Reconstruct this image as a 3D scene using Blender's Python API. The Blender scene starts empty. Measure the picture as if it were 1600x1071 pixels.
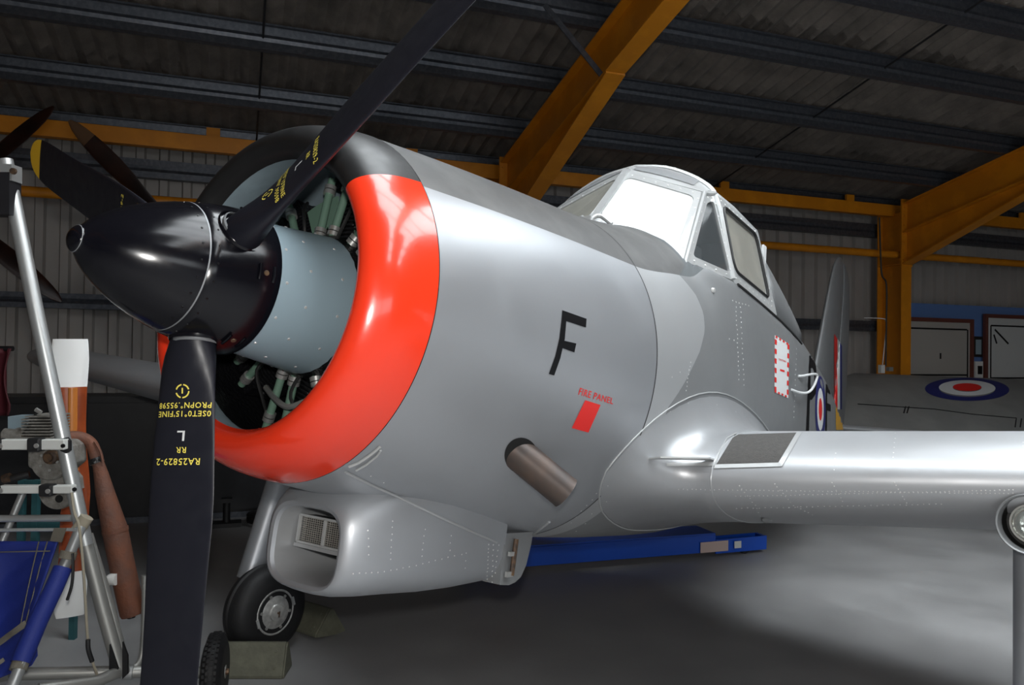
import bpy, bmesh, math, random
from math import sin, cos, pi, radians, sqrt
from mathutils import Vector, Matrix
from mathutils.bvhtree import BVHTree
random.seed(7)
V = Vector
scene = bpy.context.scene
COL = scene.collection

# ------------------------------------------------------------------ camera
F_PX = 1195.02
CAM = V((-0.90273, -1.92931, 1.75355))
RX = V((0.57311168, -0.81936732, 0.01342404))
UP = V((-0.0186387, 0.00334352, 0.99982069))
FW = V((0.81926528, 0.57325912, 0.01335573))
cd = bpy.data.cameras.new('camera')
cam = bpy.data.objects.new('camera', cd)
COL.objects.link(cam)
cam.matrix_world = Matrix(((RX.x, UP.x, -FW.x, CAM.x), (RX.y, UP.y, -FW.y, CAM.y), (RX.z, UP.z, -FW.z, CAM.z), (0, 0, 0, 1)))
cd.sensor_fit = 'HORIZONTAL'
cd.sensor_width = 36.0
cd.lens = F_PX * 36.0 / 1600.0
cd.clip_start = 0.05
cd.clip_end = 200
scene.camera = cam

# ------------------------------------------------------------------ light and exposure
wd = bpy.data.worlds.new('world')
scene.world = wd
wd.use_nodes = True
wd.node_tree.nodes['Background'].inputs[0].default_value = (0.75, 0.85, 1.0, 1)
wd.node_tree.nodes['Background'].inputs[1].default_value = 1.0
fl = bpy.data.lights.new('camera_flash', 'POINT')
fl.energy = 136
fl.color = (1.0, 0.975, 0.94)
fl.shadow_soft_size = 0.035
flo = bpy.data.objects.new('camera_flash', fl)
flo.location = CAM + UP * 0.14 - FW * 0.02 + RX * 0.01
COL.objects.link(flo)
ROOFLIGHT = 9.2          # daylight strength of the translucent roof sheets
vs = scene.view_settings
vs.view_transform = 'Standard'
vs.look = 'None'
vs.exposure = 0.0
vs.gamma = 1.0
vs.use_curve_mapping = False

# ------------------------------------------------------------------ geometry of the place
TH = 0.16212563
AX = V((cos(TH), 0, -sin(TH)))
AY = V((0, 1, 0))
AZ = AX.cross(AY)
ORG = V((0, 0, 2.0173))
def AW(x, y, z):                       # aircraft frame (aft, starboard, up) to world
    return ORG + AX * x + AY * y + AZ * z
WA = -0.61408196
WU = V((cos(WA), sin(WA), 0))
WN = V((-sin(WA), cos(WA), 0))
def RM(u, n, z):                       # hangar frame (along wall, toward wall, up) to world
    return WU * u + WN * n + V((0, 0, z))
def ray(px, py):
    return (FW + RX * ((px - 800) / F_PX) + UP * ((535.5 - py) / F_PX))
def D(px, py, depth):                  # a point at a distance in front of where the photographer stood
    return CAM + ray(px, py) * depth
def on_plane(px, py, n, p0):
    d = ray(px, py)
    return CAM + d * ((p0 - CAM).dot(n) / d.dot(n))
def on_wall(px, py, n):
    return on_plane(px, py, WN, WN * n)
def on_floor(px, py, z=0.0):
    return on_plane(px, py, V((0, 0, 1)), V((0, 0, z)))
def smooth(a, b, t):
    t = max(0, min(1, (t - a) / (b - a)))
    return t * t * (3 - 2 * t)
def interp(tab, x):
    if x <= tab[0][0]:
        return tab[0][1]
    for (x0, y0), (x1, y1) in zip(tab, tab[1:]):
        if x <= x1:
            return y0 + (y1 - y0) * (x - x0) / (x1 - x0)
    return tab[-1][1]
def spline(tab, x):                    # smooth (Catmull-Rom / Hermite) table lookup
    if x <= tab[0][0]:
        return tab[0][1]
    n = len(tab)
    for i in range(n - 1):
        x0, y0 = tab[i]; x1, y1 = tab[i + 1]
        if x <= x1:
            m0 = (y1 - tab[i - 1][1]) / (x1 - tab[i - 1][0]) if i > 0 else (y1 - y0) / (x1 - x0)
            m1 = (tab[i + 2][1] - y0) / (tab[i + 2][0] - x0) if i + 2 < n else (y1 - y0) / (x1 - x0)
            h = x1 - x0; t = (x - x0) / h
            return (2*t**3 - 3*t*t + 1) * y0 + (t**3 - 2*t*t + t) * h * m0 + (-2*t**3 + 3*t*t) * y1 + (t**3 - t*t) * h * m1
    return tab[-1][1]

# ------------------------------------------------------------------ materials
def mat(name, color, rough=0.5, metal=0.0, noise=0.0, nscale=8.0, bump=0.0, bscale=30.0, color2=None, coat=0.0, spec=0.5, stretch=None, detail=4.0, alpha=None, trans=0.0, rvar=0.0):
    m = bpy.data.materials.new(name)
    m.use_nodes = True
    nt = m.node_tree
    b = nt.nodes['Principled BSDF']
    b.inputs['Base Color'].default_value = (*color, 1)
    b.inputs['Roughness'].default_value = rough
    b.inputs['Metallic'].default_value = metal
    b.inputs['Coat Weight'].default_value = coat
    b.inputs['Coat Roughness'].default_value = 0.08
    b.inputs['Specular IOR Level'].default_value = spec
    b.inputs['Transmission Weight'].default_value = trans
    if alpha is not None:
        b.inputs['Alpha'].default_value = alpha
    if noise or bump or rvar:
        tc = nt.nodes.new('ShaderNodeTexCoord')
        mp = nt.nodes.new('ShaderNodeMapping')
        nt.links.new(tc.outputs['Object'], mp.inputs['Vector'])
        if stretch:
            mp.inputs['Scale'].default_value = stretch
    if noise or rvar:
        nz = nt.nodes.new('ShaderNodeTexNoise')
        nz.inputs['Scale'].default_value = nscale
        nz.inputs['Detail'].default_value = detail
        nz.inputs['Roughness'].default_value = 0.6
        nt.links.new(mp.outputs[0], nz.inputs['Vector'])
    if noise:
        rp = nt.nodes.new('ShaderNodeValToRGB')
        c2 = color2 or tuple(c * 0.6 for c in color)
        rp.color_ramp.elements[0].position = 0.5 - 0.5 * min(noise, 0.98) * 0.6
        rp.color_ramp.elements[0].position = max(0.02, 0.62 - 0.4 * noise)
        rp.color_ramp.elements[1].position = min(0.98, 0.62 + 0.0 * noise + 0.02)
        rp.color_ramp.elements[0].color = (*c2, 1)
        rp.color_ramp.elements[1].color = (*color, 1)
        nt.links.new(nz.outputs['Fac'], rp.inputs[0])
        nt.links.new(rp.outputs[0], b.inputs['Base Color'])
    if rvar:
        mr = nt.nodes.new('ShaderNodeMapRange')
        mr.inputs['From Min'].default_value = 0.35
        mr.inputs['From Max'].default_value = 0.65
        mr.inputs['To Min'].default_value = max(0.02, rough - rvar)
        mr.inputs['To Max'].default_value = min(1, rough + rvar)
        nt.links.new(nz.outputs['Fac'], mr.inputs['Value'])
        nt.links.new(mr.outputs[0], b.inputs['Roughness'])
    if bump:
        n2 = nt.nodes.new('ShaderNodeTexNoise')
        n2.inputs['Scale'].default_value = bscale
        n2.inputs['Detail'].default_value = 3
        nt.links.new(mp.outputs[0], n2.inputs['Vector'])
        bp = nt.nodes.new('ShaderNodeBump')
        bp.inputs['Strength'].default_value = bump
        bp.inputs['Distance'].default_value = 0.02
        nt.links.new(n2.outputs['Fac'], bp.inputs['Height'])
        nt.links.new(bp.outputs[0], b.inputs['Normal'])
    return m
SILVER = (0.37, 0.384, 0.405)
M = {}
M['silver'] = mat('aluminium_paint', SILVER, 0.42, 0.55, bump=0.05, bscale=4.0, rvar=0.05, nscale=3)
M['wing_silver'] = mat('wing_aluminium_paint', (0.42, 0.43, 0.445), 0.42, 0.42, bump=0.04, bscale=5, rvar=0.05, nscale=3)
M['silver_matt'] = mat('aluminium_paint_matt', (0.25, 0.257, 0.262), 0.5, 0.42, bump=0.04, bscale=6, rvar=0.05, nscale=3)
M['silver_bright'] = mat('bright_trim_and_reflection_band', (0.42, 0.43, 0.44), 0.42, 0.42, bump=0.03, bscale=5)  # bright trim silver; also paints the reflection band behind the cowl
M['silver_dented'] = mat('aluminium_paint_dented', (0.40, 0.41, 0.425), 0.36, 0.48, bump=0.16, bscale=7.0, rvar=0.05, nscale=4)
M['frame_paint'] = mat('canopy_frame_paint', (0.50, 0.51, 0.51), 0.42, 0.4, bump=0.08, bscale=30)
M['red'] = mat('red_gloss_paint', (0.80, 0.040, 0.012), 0.22, 0.0, coat=0.5, bump=0.05, bscale=9)
M['black_cowl'] = mat('black_antiglare_paint', (0.013, 0.013, 0.0135), 0.42, 0.0, rvar=0.08, nscale=9, spec=0.4)
M['deck_grey'] = mat('grey_antiglare_paint', (0.13, 0.13, 0.128), 0.5, 0.25, noise=0.5, nscale=5, color2=(0.10, 0.10, 0.10), bump=0.05, bscale=6)
M['spinner'] = mat('black_gloss_paint', (0.0035, 0.0035, 0.0055), 0.17, 0.0, rvar=0.03, nscale=12, spec=0.35)
M['blade'] = mat('blade_black_paint', (0.011, 0.0115, 0.017), 0.40, 0.0, rvar=0.06, nscale=20, spec=0.35)
M['blade_edge'] = mat('blade_edge_wear', (0.24, 0.25, 0.26), 0.5, 0.5)
M['yellow'] = mat('yellow_paint', (0.85, 0.50, 0.02), 0.5)
M['stencil'] = mat('yellow_stencil_paint', (0.80, 0.66, 0.10), 0.6)
M['white_mark'] = mat('white_paint_mark', (0.64, 0.65, 0.65), 0.6)
M['black_mark'] = mat('black_letter_paint', (0.005, 0.005, 0.006), 0.5, spec=0.2)
M['red_mark'] = mat('red_marking_paint', (0.72, 0.022, 0.018), 0.5)
M['blue_mark'] = mat('roundel_blue_paint', (0.018, 0.022, 0.13), 0.55)
M['fairing'] = mat('blue_grey_paint', (0.25, 0.33, 0.375), 0.40, 0.0, rvar=0.06, nscale=8, spec=0.4)
M['cowl_inside'] = mat('cowl_inner_paint', (0.30, 0.385, 0.43), 0.5, 0.0, noise=0.4, nscale=6, color2=(0.25, 0.32, 0.36))
M['green'] = mat('engine_green_paint', (0.13, 0.22, 0.165), 0.45)
M['engine_black'] = mat('engine_black', (0.006, 0.006, 0.007), 0.3, 0.0, bump=0.4, bscale=60)
M['clamp'] = mat('clamp_steel', (0.62, 0.62, 0.60), 0.35, 0.8)
M['bolt'] = mat('rivet_steel', (0.72, 0.72, 0.71), 0.4, 0.5)
M['brass'] = mat('aged_brass', (0.17, 0.10, 0.055), 0.5, 0.5, noise=0.6, nscale=40, color2=(0.07, 0.05, 0.04))
M['exhaust'] = mat('heat_stained_steel', (0.10, 0.070, 0.056), 0.42, 0.45, noise=0.7, nscale=9, color2=(0.065, 0.054, 0.050), rvar=0.06)
M['dark'] = mat('dark_void', (0.004, 0.004, 0.004), 0.8)
M['tyre'] = mat('tyre_rubber', (0.010, 0.010, 0.011), 0.6, 0.0, bump=0.08, bscale=80)
M['hub'] = mat('cast_hub_alloy', (0.62, 0.62, 0.60), 0.38, 0.5, noise=0.6, nscale=30, color2=(0.42, 0.42, 0.41), bump=0.25, bscale=40)
M['glass_lens'] = mat('lamp_glass', (0.9, 0.95, 0.9), 0.12, 0.0, trans=0.85, bump=0.3, bscale=60)
M['reflector'] = mat('lamp_reflector', (0.85, 0.85, 0.83), 0.1, 1.0)
M['glass'] = mat('canopy_glass', (0.10, 0.11, 0.115), 0.05, 0.0, alpha=0.35, spec=0.5)
M['glass_dusty'] = mat('dusty_canopy_glass', (0.34, 0.33, 0.29), 0.32, 0.0, noise=0.5, nscale=5, color2=(0.28, 0.275, 0.245), alpha=0.93)
M['glass_grey'] = mat('grey_roof_glazing', (0.33, 0.34, 0.35), 0.2, 0.1, alpha=0.92)
M['pane_reflection'] = mat('white_painted_reflection', (0.74, 0.75, 0.75), 0.3, 0.0, noise=0.6, nscale=16, color2=(0.66, 0.67, 0.66))  # bright overhead reflection put into a near-white pane colour
M['seal'] = mat('black_rubber_seal', (0.012, 0.012, 0.012), 0.55)
M['cockpit'] = mat('cockpit_grey', (0.09, 0.10, 0.105), 0.6)
M['walkway'] = mat('walkway_grit', (0.070, 0.066, 0.062), 0.85, 0.0, noise=0.5, nscale=60, color2=(0.058, 0.055, 0.052), bump=0.3, bscale=200)
M['mesh_wire'] = mat('grille_wire', (0.42, 0.40, 0.36), 0.45, 0.6)
M['amber'] = mat('yellow_band_paint', (0.62, 0.33, 0.03), 0.5)
M['far_wing'] = mat('parked_wing_silver', (0.26, 0.26, 0.25), 0.6, 0.25, noise=0.5, nscale=2, color2=(0.22, 0.22, 0.215))
# hangar
M['steel_orange'] = mat('orange_steel_paint', (0.66, 0.245, 0.008), 0.42, 0.0, noise=0.35, nscale=3, color2=(0.56, 0.20, 0.006), bump=0.04, bscale=20)
M['purlin'] = mat('galvanised_purlin', (0.115, 0.125, 0.145), 0.42, 0.6, noise=0.5, nscale=25, color2=(0.08, 0.088, 0.105))
M['roof'] = mat('fibre_cement_sheet', (0.18, 0.155, 0.133), 0.9, 0.0, noise=0.8, nscale=3, color2=(0.092, 0.082, 0.072), bump=0.3, bscale=60, stretch=(1, 1, 1))
M['wall'] = mat('wall_cladding', (0.35, 0.33, 0.31), 0.55, 0.0, noise=0.5, nscale=1.2, color2=(0.32, 0.30, 0.28))
M['floor'] = mat('painted_concrete_floor', (0.33, 0.329, 0.33), 0.5, 0.0, noise=0.7, nscale=1.6, color2=(0.27, 0.269, 0.27), bump=0.05, bscale=40, rvar=0.1)
M['rod'] = mat('sag_rod_steel', (0.03, 0.03, 0.032), 0.5, 0.5)
M['blue_panel'] = mat('blue_display_board', (0.10, 0.19, 0.42), 0.6)
M['frame_red'] = mat('dark_red_picture_frame', (0.12, 0.035, 0.025), 0.45)
M['paper'] = mat('display_paper', (0.36, 0.34, 0.31), 0.7)
M['paper_white'] = mat('white_display_paper', (0.52, 0.53, 0.52), 0.7)
M['cable'] = mat('black_cable', (0.01, 0.01, 0.01), 0.5)
M['plastic_white'] = mat('white_plastic', (0.68, 0.68, 0.66), 0.5)
M['wood_dark'] = mat('dark_varnished_wood', (0.030, 0.010, 0.006), 0.3, noise=0.6, nscale=4, color2=(0.012, 0.006, 0.005))
M['wood_tip'] = mat('worn_wood_tip', (0.12, 0.062, 0.028), 0.45)
M['wood_red'] = mat('varnished_red_wood', (0.30, 0.058, 0.014), 0.28, noise=0.5, nscale=12, color2=(0.22, 0.04, 0.010), coat=0.4)
M['wood_light'] = mat('varnished_light_wood', (0.46, 0.155, 0.030), 0.28, coat=0.4)
M['prop_white'] = mat('white_propeller_tip_paint', (0.80, 0.81, 0.80), 0.4)
M['alu'] = mat('aluminium_tube', (0.55, 0.57, 0.57), 0.36, 0.7)
M['alu_dull'] = mat('dull_aluminium_tube', (0.36, 0.36, 0.34), 0.45, 0.6)
M['white_bar'] = mat('white_powder_coated_bar', (0.62, 0.63, 0.60), 0.5)
M['engine_alloy'] = mat('cast_engine_alloy', (0.36, 0.35, 0.32), 0.5, 0.45, noise=0.7, nscale=25, color2=(0.20, 0.19, 0.17), bump=0.2, bscale=60)
M['black_plastic'] = mat('black_plastic', (0.012, 0.012, 0.013), 0.5)
M['rust'] = mat('rusty_exhaust_can', (0.175, 0.062, 0.032), 0.7, 0.1, noise=0.9, nscale=11, color2=(0.105, 0.055, 0.042), bump=0.2, bscale=70)
M['blue_cloth'] = mat('blue_seat_fabric', (0.010, 0.024, 0.20), 0.65, 0.0, bump=0.1, bscale=220)
M['strap'] = mat('grey_webbing', (0.16, 0.145, 0.115), 0.8, bump=0.2, bscale=250)
M['cord'] = mat('beige_cord', (0.38, 0.34, 0.26), 0.8)
M['crate'] = mat('black_painted_steel', (0.016, 0.016, 0.019), 0.45, noise=0.5, nscale=6, color2=(0.010, 0.010, 0.012))
M['blue_jack'] = mat('blue_jack_paint', (0.008, 0.075, 0.48), 0.4)
M['label_paper'] = mat('worn_paper_label', (0.55, 0.42, 0.38), 0.7)
M['olive'] = mat('olive_chock_paint', (0.16, 0.16, 0.115), 0.6, noise=0.5, nscale=12, color2=(0.125, 0.125, 0.09), bump=0.15, bscale=40)
M['maroon'] = mat('maroon_fabric', (0.085, 0.012, 0.018), 0.6)
M['teal'] = mat('teal_steel_paint', (0.02, 0.085, 0.095), 0.5)
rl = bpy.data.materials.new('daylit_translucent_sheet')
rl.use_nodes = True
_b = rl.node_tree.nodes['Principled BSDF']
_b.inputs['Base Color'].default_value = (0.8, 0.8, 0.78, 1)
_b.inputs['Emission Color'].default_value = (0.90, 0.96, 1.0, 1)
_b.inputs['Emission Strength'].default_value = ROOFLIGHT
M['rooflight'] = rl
wlm = rl.copy()  # glow added on the unseen front wall as frontal fill
wlm.name = 'added_fill_light_sheet'
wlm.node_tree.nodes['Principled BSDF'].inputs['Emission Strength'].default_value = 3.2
M['wall_fill'] = wlm

# ------------------------------------------------------------------ object helpers
WORLDLOC = {}
def link(o, parent=None):
    COL.objects.link(o)
    if parent is not None:
        o.parent = parent
        o.matrix_parent_inverse = Matrix.Translation(WORLDLOC.get(parent.name, V((0, 0, 0)))).inverted()
    return o
def thing(name, label, cat, loc, group=None, kind=None):
    o = bpy.data.objects.new(name, None)
    COL.objects.link(o)
    o.location = loc
    o.empty_display_size = 0.2
    WORLDLOC[o.name] = V(loc)
    tag(o, label, cat, group, kind)
    return o
def tag(o, label=None, cat=None, group=None, kind=None):
    if label: o['label'] = label
    if cat: o['category'] = cat
    if group: o['group'] = group
    if kind: o['kind'] = kind
    return o
def make(name, verts, faces, m, parent=None, sm=True, mats=None, midx=None, fix=True):
    me = bpy.data.meshes.new(name)
    me.from_pydata([tuple(v) for v in verts], [], faces)
    if mats:
        for q in mats: me.materials.append(M[q])
        if midx: me.polygons.foreach_set('material_index', midx)
    else:
        me.materials.append(M[m])
    if fix:
        bm = bmesh.new(); bm.from_mesh(me)
        bmesh.ops.recalc_face_normals(bm, faces=bm.faces)
        bm.to_mesh(me); bm.free()
    if sm:
        me.polygons.foreach_set('use_smooth', [True] * len(me.polygons))
        try: me.set_sharp_from_angle(angle=radians(38))
        except Exception: pass
    me.update()
    o = bpy.data.objects.new(name, me)
    return link(o, parent)
class MB:                               # collects shapes that belong to one part
    def __init__(s): s.v = []; s.f = []
    def add(s, v, f):
        k = len(s.v); s.v += [V(p) for p in v]; s.f += [tuple(i + k for i in q) for q in f]; return s
    def build(s, name, m, parent=None, sm=True): return make(name, s.v, s.f, m, parent, sm)
def g_loft(rings, close=True, cap0=False, cap1=False):
    n = len(rings[0]); v = []; f = []
    for r in rings: v += list(r)
    for i in range(len(rings) - 1):
        for j in range(n if close else n - 1):
            k = (j + 1) % n
            f.append((i * n + j, i * n + k, (i + 1) * n + k, (i + 1) * n + j))
    if cap0: f.append(tuple(range(n))[::-1])
    if cap1: f.append(tuple((len(rings) - 1) * n + j for j in range(n)))
    return v, f
def frame(d):
    d = V(d).normalized()
    a = V((0, 0, 1)) if abs(d.z) < 0.9 else V((1, 0, 0))
    x = d.cross(a).normalized()
    return d, x, d.cross(x).normalized()
def g_tube(pts, r, n=12, cap=True):
    pts = [V(p) for p in pts]; rings = []
    rr = r if isinstance(r, (list, tuple)) else [r] * len(pts)
    x = None
    for i, p in enumerate(pts):
        d = (pts[min(i + 1, len(pts) - 1)] - pts[max(i - 1, 0)]).normalized()
        if x is None: _, x, y = frame(d)
        else:
            x = (x - d * x.dot(d)).normalized(); y = d.cross(x)
        rings.append([p + x * (cos(2 * pi * k / n) * rr[i]) + y * (sin(2 * pi * k / n) * rr[i]) for k in range(n)])
    return g_loft(rings, True, cap, cap)
def g_lathe(o, d, prof, n=32, ref=None, cap=True):    # prof: (distance along, radius)
    d = V(d).normalized()
    if ref is None: _, x, y = frame(d)
    else:
        x = (V(ref) - d * V(ref).dot(d)).normalized(); y = d.cross(x)
    rings = [[V(o) + d * a + x * (cos(2 * pi * k / n) * r) + y * (sin(2 * pi * k / n) * r) for k in range(n)] for a, r in prof]
    return g_loft(rings, True, cap and prof[0][1] > 1e-6, cap and prof[-1][1] > 1e-6)
def g_box(c, ex, ey, ez):               # centre and three half-extent vectors
    c, ex, ey, ez = V(c), V(ex), V(ey), V(ez)
    v = [c + ex * a + ey * b + ez * d for a in (-1, 1) for b in (-1, 1) for d in (-1, 1)]
    return v, [(0, 1, 3, 2), (4, 6, 7, 5), (0, 4, 5, 1), (2, 3, 7, 6), (0, 2, 6, 4), (1, 5, 7, 3)]
def g_bar(a, b, w, h, up=V((0, 0, 1))):
    a, b = V(a), V(b); d = (b - a); L = d.length; d.normalize()
    s = d.cross(up).normalized(); t = s.cross(d)
    return g_box((a + b) / 2, d * (L / 2), s * (w / 2), t * (h / 2))
def g_prism(poly, off):                 # planar outline extruded by a vector
    poly = [V(p) for p in poly]; off = V(off); n = len(poly)
    v = poly + [p + off for p in poly]
    f = [tuple(range(n)), tuple(range(2 * n - 1, n - 1, -1))] + [(i, (i + 1) % n, n + (i + 1) % n, n + i) for i in range(n)]
    return v, f
def g_cable(pts, r, n=8, seg=8):        # smooth tube through control points
    pts = [V(p) for p in pts]; out = []
    for i in range(len(pts) - 1):
        p0 = pts[max(i - 1, 0)]; p1 = pts[i]; p2 = pts[i + 1]; p3 = pts[min(i + 2, len(pts) - 1)]
        for k in range(seg):
            t = k / seg
            out.append(0.5 * (2 * p1 + (p2 - p0) * t + (2 * p0 - 5 * p1 + 4 * p2 - p3) * t * t + (3 * p1 - p0 - 3 * p2 + p3) * t ** 3))
    out.append(pts[-1])
    return g_tube(out, r, n)
def bevel(o, w, seg=2):
    md = o.modifiers.new('bevel', 'BEVEL'); md.width = w; md.segments = seg; md.limit_method = 'ANGLE'; md.angle_limit = radians(40)
    return o
def P(name, geo, m, parent, sm=True):   # geometry tuple -> part
    return make(name, geo[0], geo[1], m, parent, sm)

# marks that follow the surface they are painted on
def bvh_of(*objs):
    v = []; f = []
    for o in objs:
        k = len(v); mw = Matrix.Identity(4)
        v += [p.co.copy() for p in o.data.vertices]; f += [tuple(i + k for i in q.vertices) for q in o.data.polygons]
    return BVHTree.FromPolygons(v, f)
def hit(bvh, px, py, lift=0.0):
    d = ray(px, py).normalized()
    loc, nor, idx, dist = bvh.ray_cast(CAM, d)
    if loc is None: return None
    if nor.dot(d) > 0: nor = -nor
    return loc + nor * lift
def patch(name, bvh, quad, polys, m, parent, lift=0.0015, cuts=0):
    """polys in unit square -> bilinear in the quad (four picture points) -> cast on the surface"""
    bm = bmesh.new()
    for po in polys:
        try: bm.faces.new([bm.verts.new((p[0], p[1], 0)) for p in po])
        except Exception: pass
    if cuts:
        bmesh.ops.triangulate(bm, faces=bm.faces)
        for _ in range(cuts):
            es = [e for e in bm.edges if e.calc_length() > 0.06]
            if es:
                bmesh.ops.subdivide_edges(bm, edges=es, cuts=1)
                bmesh.ops.triangulate(bm, faces=bm.faces)
    a, b, c, d = [V((q[0], q[1])) for q in quad]      # bottom-left, bottom-right, top-right, top-left
    bad = []
    for v in bm.verts:
        s, t = v.co.x, v.co.y
        q = a * (1 - s) * (1 - t) + b * s * (1 - t) + c * s * t + d * (1 - s) * t
        h = hit(bvh, q.x, q.y, lift)
        if h is None: bad.append(v)
        else: v.co = h
    if bad: bmesh.ops.delete(bm, geom=bad, context='VERTS')
    me = bpy.data.meshes.new(name); bm.to_mesh(me); bm.free()
    me.materials.append(M[m])
    o = bpy.data.objects.new(name, me)
    return link(o, parent)
def rect(x0, y0, x1, y1, nx=1, ny=1):
    r = []
    for i in range(nx):
        for j in range(ny):
            a = x0 + (x1 - x0) * i / nx; b = x0 + (x1 - x0) * (i + 1) / nx
            c = y0 + (y1 - y0) * j / ny; d = y0 + (y1 - y0) * (j + 1) / ny
            r.append([(a, c), (b, c), (b, d), (a, d)])
    return r
def text_polys(s, spacing=1.0):         # lettering outline filled, scaled to the unit square
    cu = bpy.data.curves.new('lettering', 'FONT'); cu.body = s; cu.resolution_u = 2
    cu.space_character = spacing
    cu.offset = 0.012
    o = bpy.data.objects.new('lettering', cu); COL.objects.link(o)
    dg = bpy.context.evaluated_depsgraph_get()
    me = bpy.data.meshes.new_from_object(o.evaluated_get(dg))
    vs_ = [v.co.copy() for v in me.vertices]; fs = [tuple(p.vertices) for p in me.polygons]
    bpy.data.objects.remove(o); bpy.data.curves.remove(cu); bpy.data.meshes.remove(me)
    x0 = min(v.x for v in vs_); x1 = max(v.x for v in vs_); y0 = min(v.y for v in vs_); y1 = max(v.y for v in vs_)
    return [[((vs_[i].x - x0) / (x1 - x0), (vs_[i].y - y0) / (y1 - y0)) for i in f] for f in fs]
def flat_text(name, s, origin, ex, ey, m, parent, spacing=1.0):   # ex, ey: full width and height vectors
    po = text_polys(s, spacing); v = []; f = []
    for q in po:
        k = len(v); v += [V(origin) + V(ex) * p[0] + V(ey) * p[1] for p in q]; f.append(tuple(range(k, k + len(q))))
    return make(name, v, f, m, parent, False, fix=False)
def ring_polys(r0, r1, a0=0, a1=360, n=48):
    out = []
    for i in range(n):
        a = radians(a0 + (a1 - a0) * i / n); b = radians(a0 + (a1 - a0) * (i + 1) / n)
        if r0 <= 0: out.append([(0.5, 0.5), (0.5 + r1 * cos(a), 0.5 + r1 * sin(a)), (0.5 + r1 * cos(b), 0.5 + r1 * sin(b))])
        else: out.append([(0.5 + r0 * cos(a), 0.5 + r0 * sin(a)), (0.5 + r1 * cos(a), 0.5 + r1 * sin(a)), (0.5 + r1 * cos(b), 0.5 + r1 * sin(b)), (0.5 + r0 * cos(b), 0.5 + r0 * sin(b))])
    return out

# ================================================================== THE HANGAR
def roof_z(n):
    return 4.05 + 0.21 * (6.6 - n)
RIDGE = -3.4
UMIN, UMAX = -9.0, 22.0
fl_o = P('floor', g_box(RM(6.5, -3.4, -0.1), WU * 15.5, WN * 10.8, V((0, 0, 0.1))), 'floor', None, False)
tag(fl_o, 'grey painted concrete hangar floor', None, None, 'structure')
# profiled wall cladding
def cladding(name, A, B, z0, z1, pitch=0.2, depth=0.035, inward=V((0, 0, 0)), parent=None):
    d = (B - A); L = d.length; d.normalize(); v = []; f = []; s = 0.0; pr = []
    while s < L:
        for a, b in ((0, 0), (0.52, 0), (0.60, 1), (0.92, 1), ):
            q = s + a * pitch
            if q <= L: pr.append((q, b * depth))
        s += pitch
    pr.append((L, 0))
    for q, h in pr:
        v.append(A + d * q + inward * h + V((0, 0, z0))); v.append(A + d * q + inward * h + V((0, 0, z1)))
    for i in range(len(pr) - 1): f.append((2 * i, 2 * i + 2, 2 * i + 3, 2 * i + 1))
    k = len(v)
    back = -inward * 0.03
    v += [A + back + V((0, 0, z0)), B + back + V((0, 0, z0)), B + back + V((0, 0, z1)), A + back + V((0, 0, z1))]
    f.append((k, k + 1, k + 2, k + 3))
    o = make(name, v, f, 'wall', parent, False)
    tag(o, None, None, None, 'structure')
    return o
wall_back = cladding('wall_back', RM(UMIN, 7.3, 0), RM(UMAX, 7.3, 0), 0.0, 4.3, 0.24, 0.055, -WN)
tag(wall_back, 'grey ribbed metal cladding wall behind the aircraft')
wr = cladding('wall_right', RM(UMAX, 7.3, 0), RM(UMAX, -14, 0), 0.0, 6.3, 0.42, 0.035, -WU)
tag(wr, 'ribbed gable wall at the right end of the hangar')
wl = cladding('wall_left', RM(UMIN, 7.3, 0), RM(UMIN, -14, 0), 0.0, 6.3, 0.42, 0.035, WU)
tag(wl, 'ribbed gable wall at the left end of the hangar')
wf = thing('wall_front', 'ribbed long wall behind the photographer with an added band of glowing fill-light sheets', None, RM(6, -14, 0), None, 'structure')
for a, b, z0, z1, m_ in ((UMIN, UMAX, 0.0, 1.3, 'wall'), (UMIN, -1.0, 1.3, 3.5, 'wall'), (-1.0, 8.0, 1.3, 3.5, 'wall_fill'), (8.0, UMAX, 1.3, 3.5, 'wall'), (UMIN, UMAX, 3.5, 4.3, 'wall')):  # middle stretch is the added fill light, the rest plain cladding
    o = cladding('cladding_sheet' if m_ == 'wall' else 'fill_light_sheet', RM(a, -14, 0), RM(b, -14, 0), z0, z1, 0.42, 0.035, WN, wf)
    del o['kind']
    o.data.materials[0] = M[m_]
# roof: rows of corrugated sheets, purlins, sag rods, rooflights
ceiling = thing('ceiling', 'dark corrugated cement roof on steel purlins', None, RM(6, 0, 5), None, 'structure')
def corr_sheet(name, u0, u1, n0, n1, zf, m, drop=0.0, pitch=0.177, amp=0.027):
    v = []; f = []; N = int((u1 - u0) / pitch * 6)
    ns = [n0, n1]
    for i in range(N + 1):
        u = u0 + (u1 - u0) * i / N
        h = amp * cos(2 * pi * u / pitch)
        for j, nn in enumerate(ns):
            v.append(RM(u, nn, zf(nn) + h + (drop if j == 0 else 0.0)))
    for i in range(N): f.append((2 * i, 2 * i + 2, 2 * i + 3, 2 * i + 1))
    return make(name, v, f, m, ceiling, True, fix=False)
zs = lambda n: roof_z(n) + 0.235
rows = [7.6, 5.95, 3.92, 1.92]
for a, b in zip(rows, rows[1:]):
    corr_sheet('roof_sheet', UMIN, UMAX, a, b - 0.16, zs, 'roof', -0.0)
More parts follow.
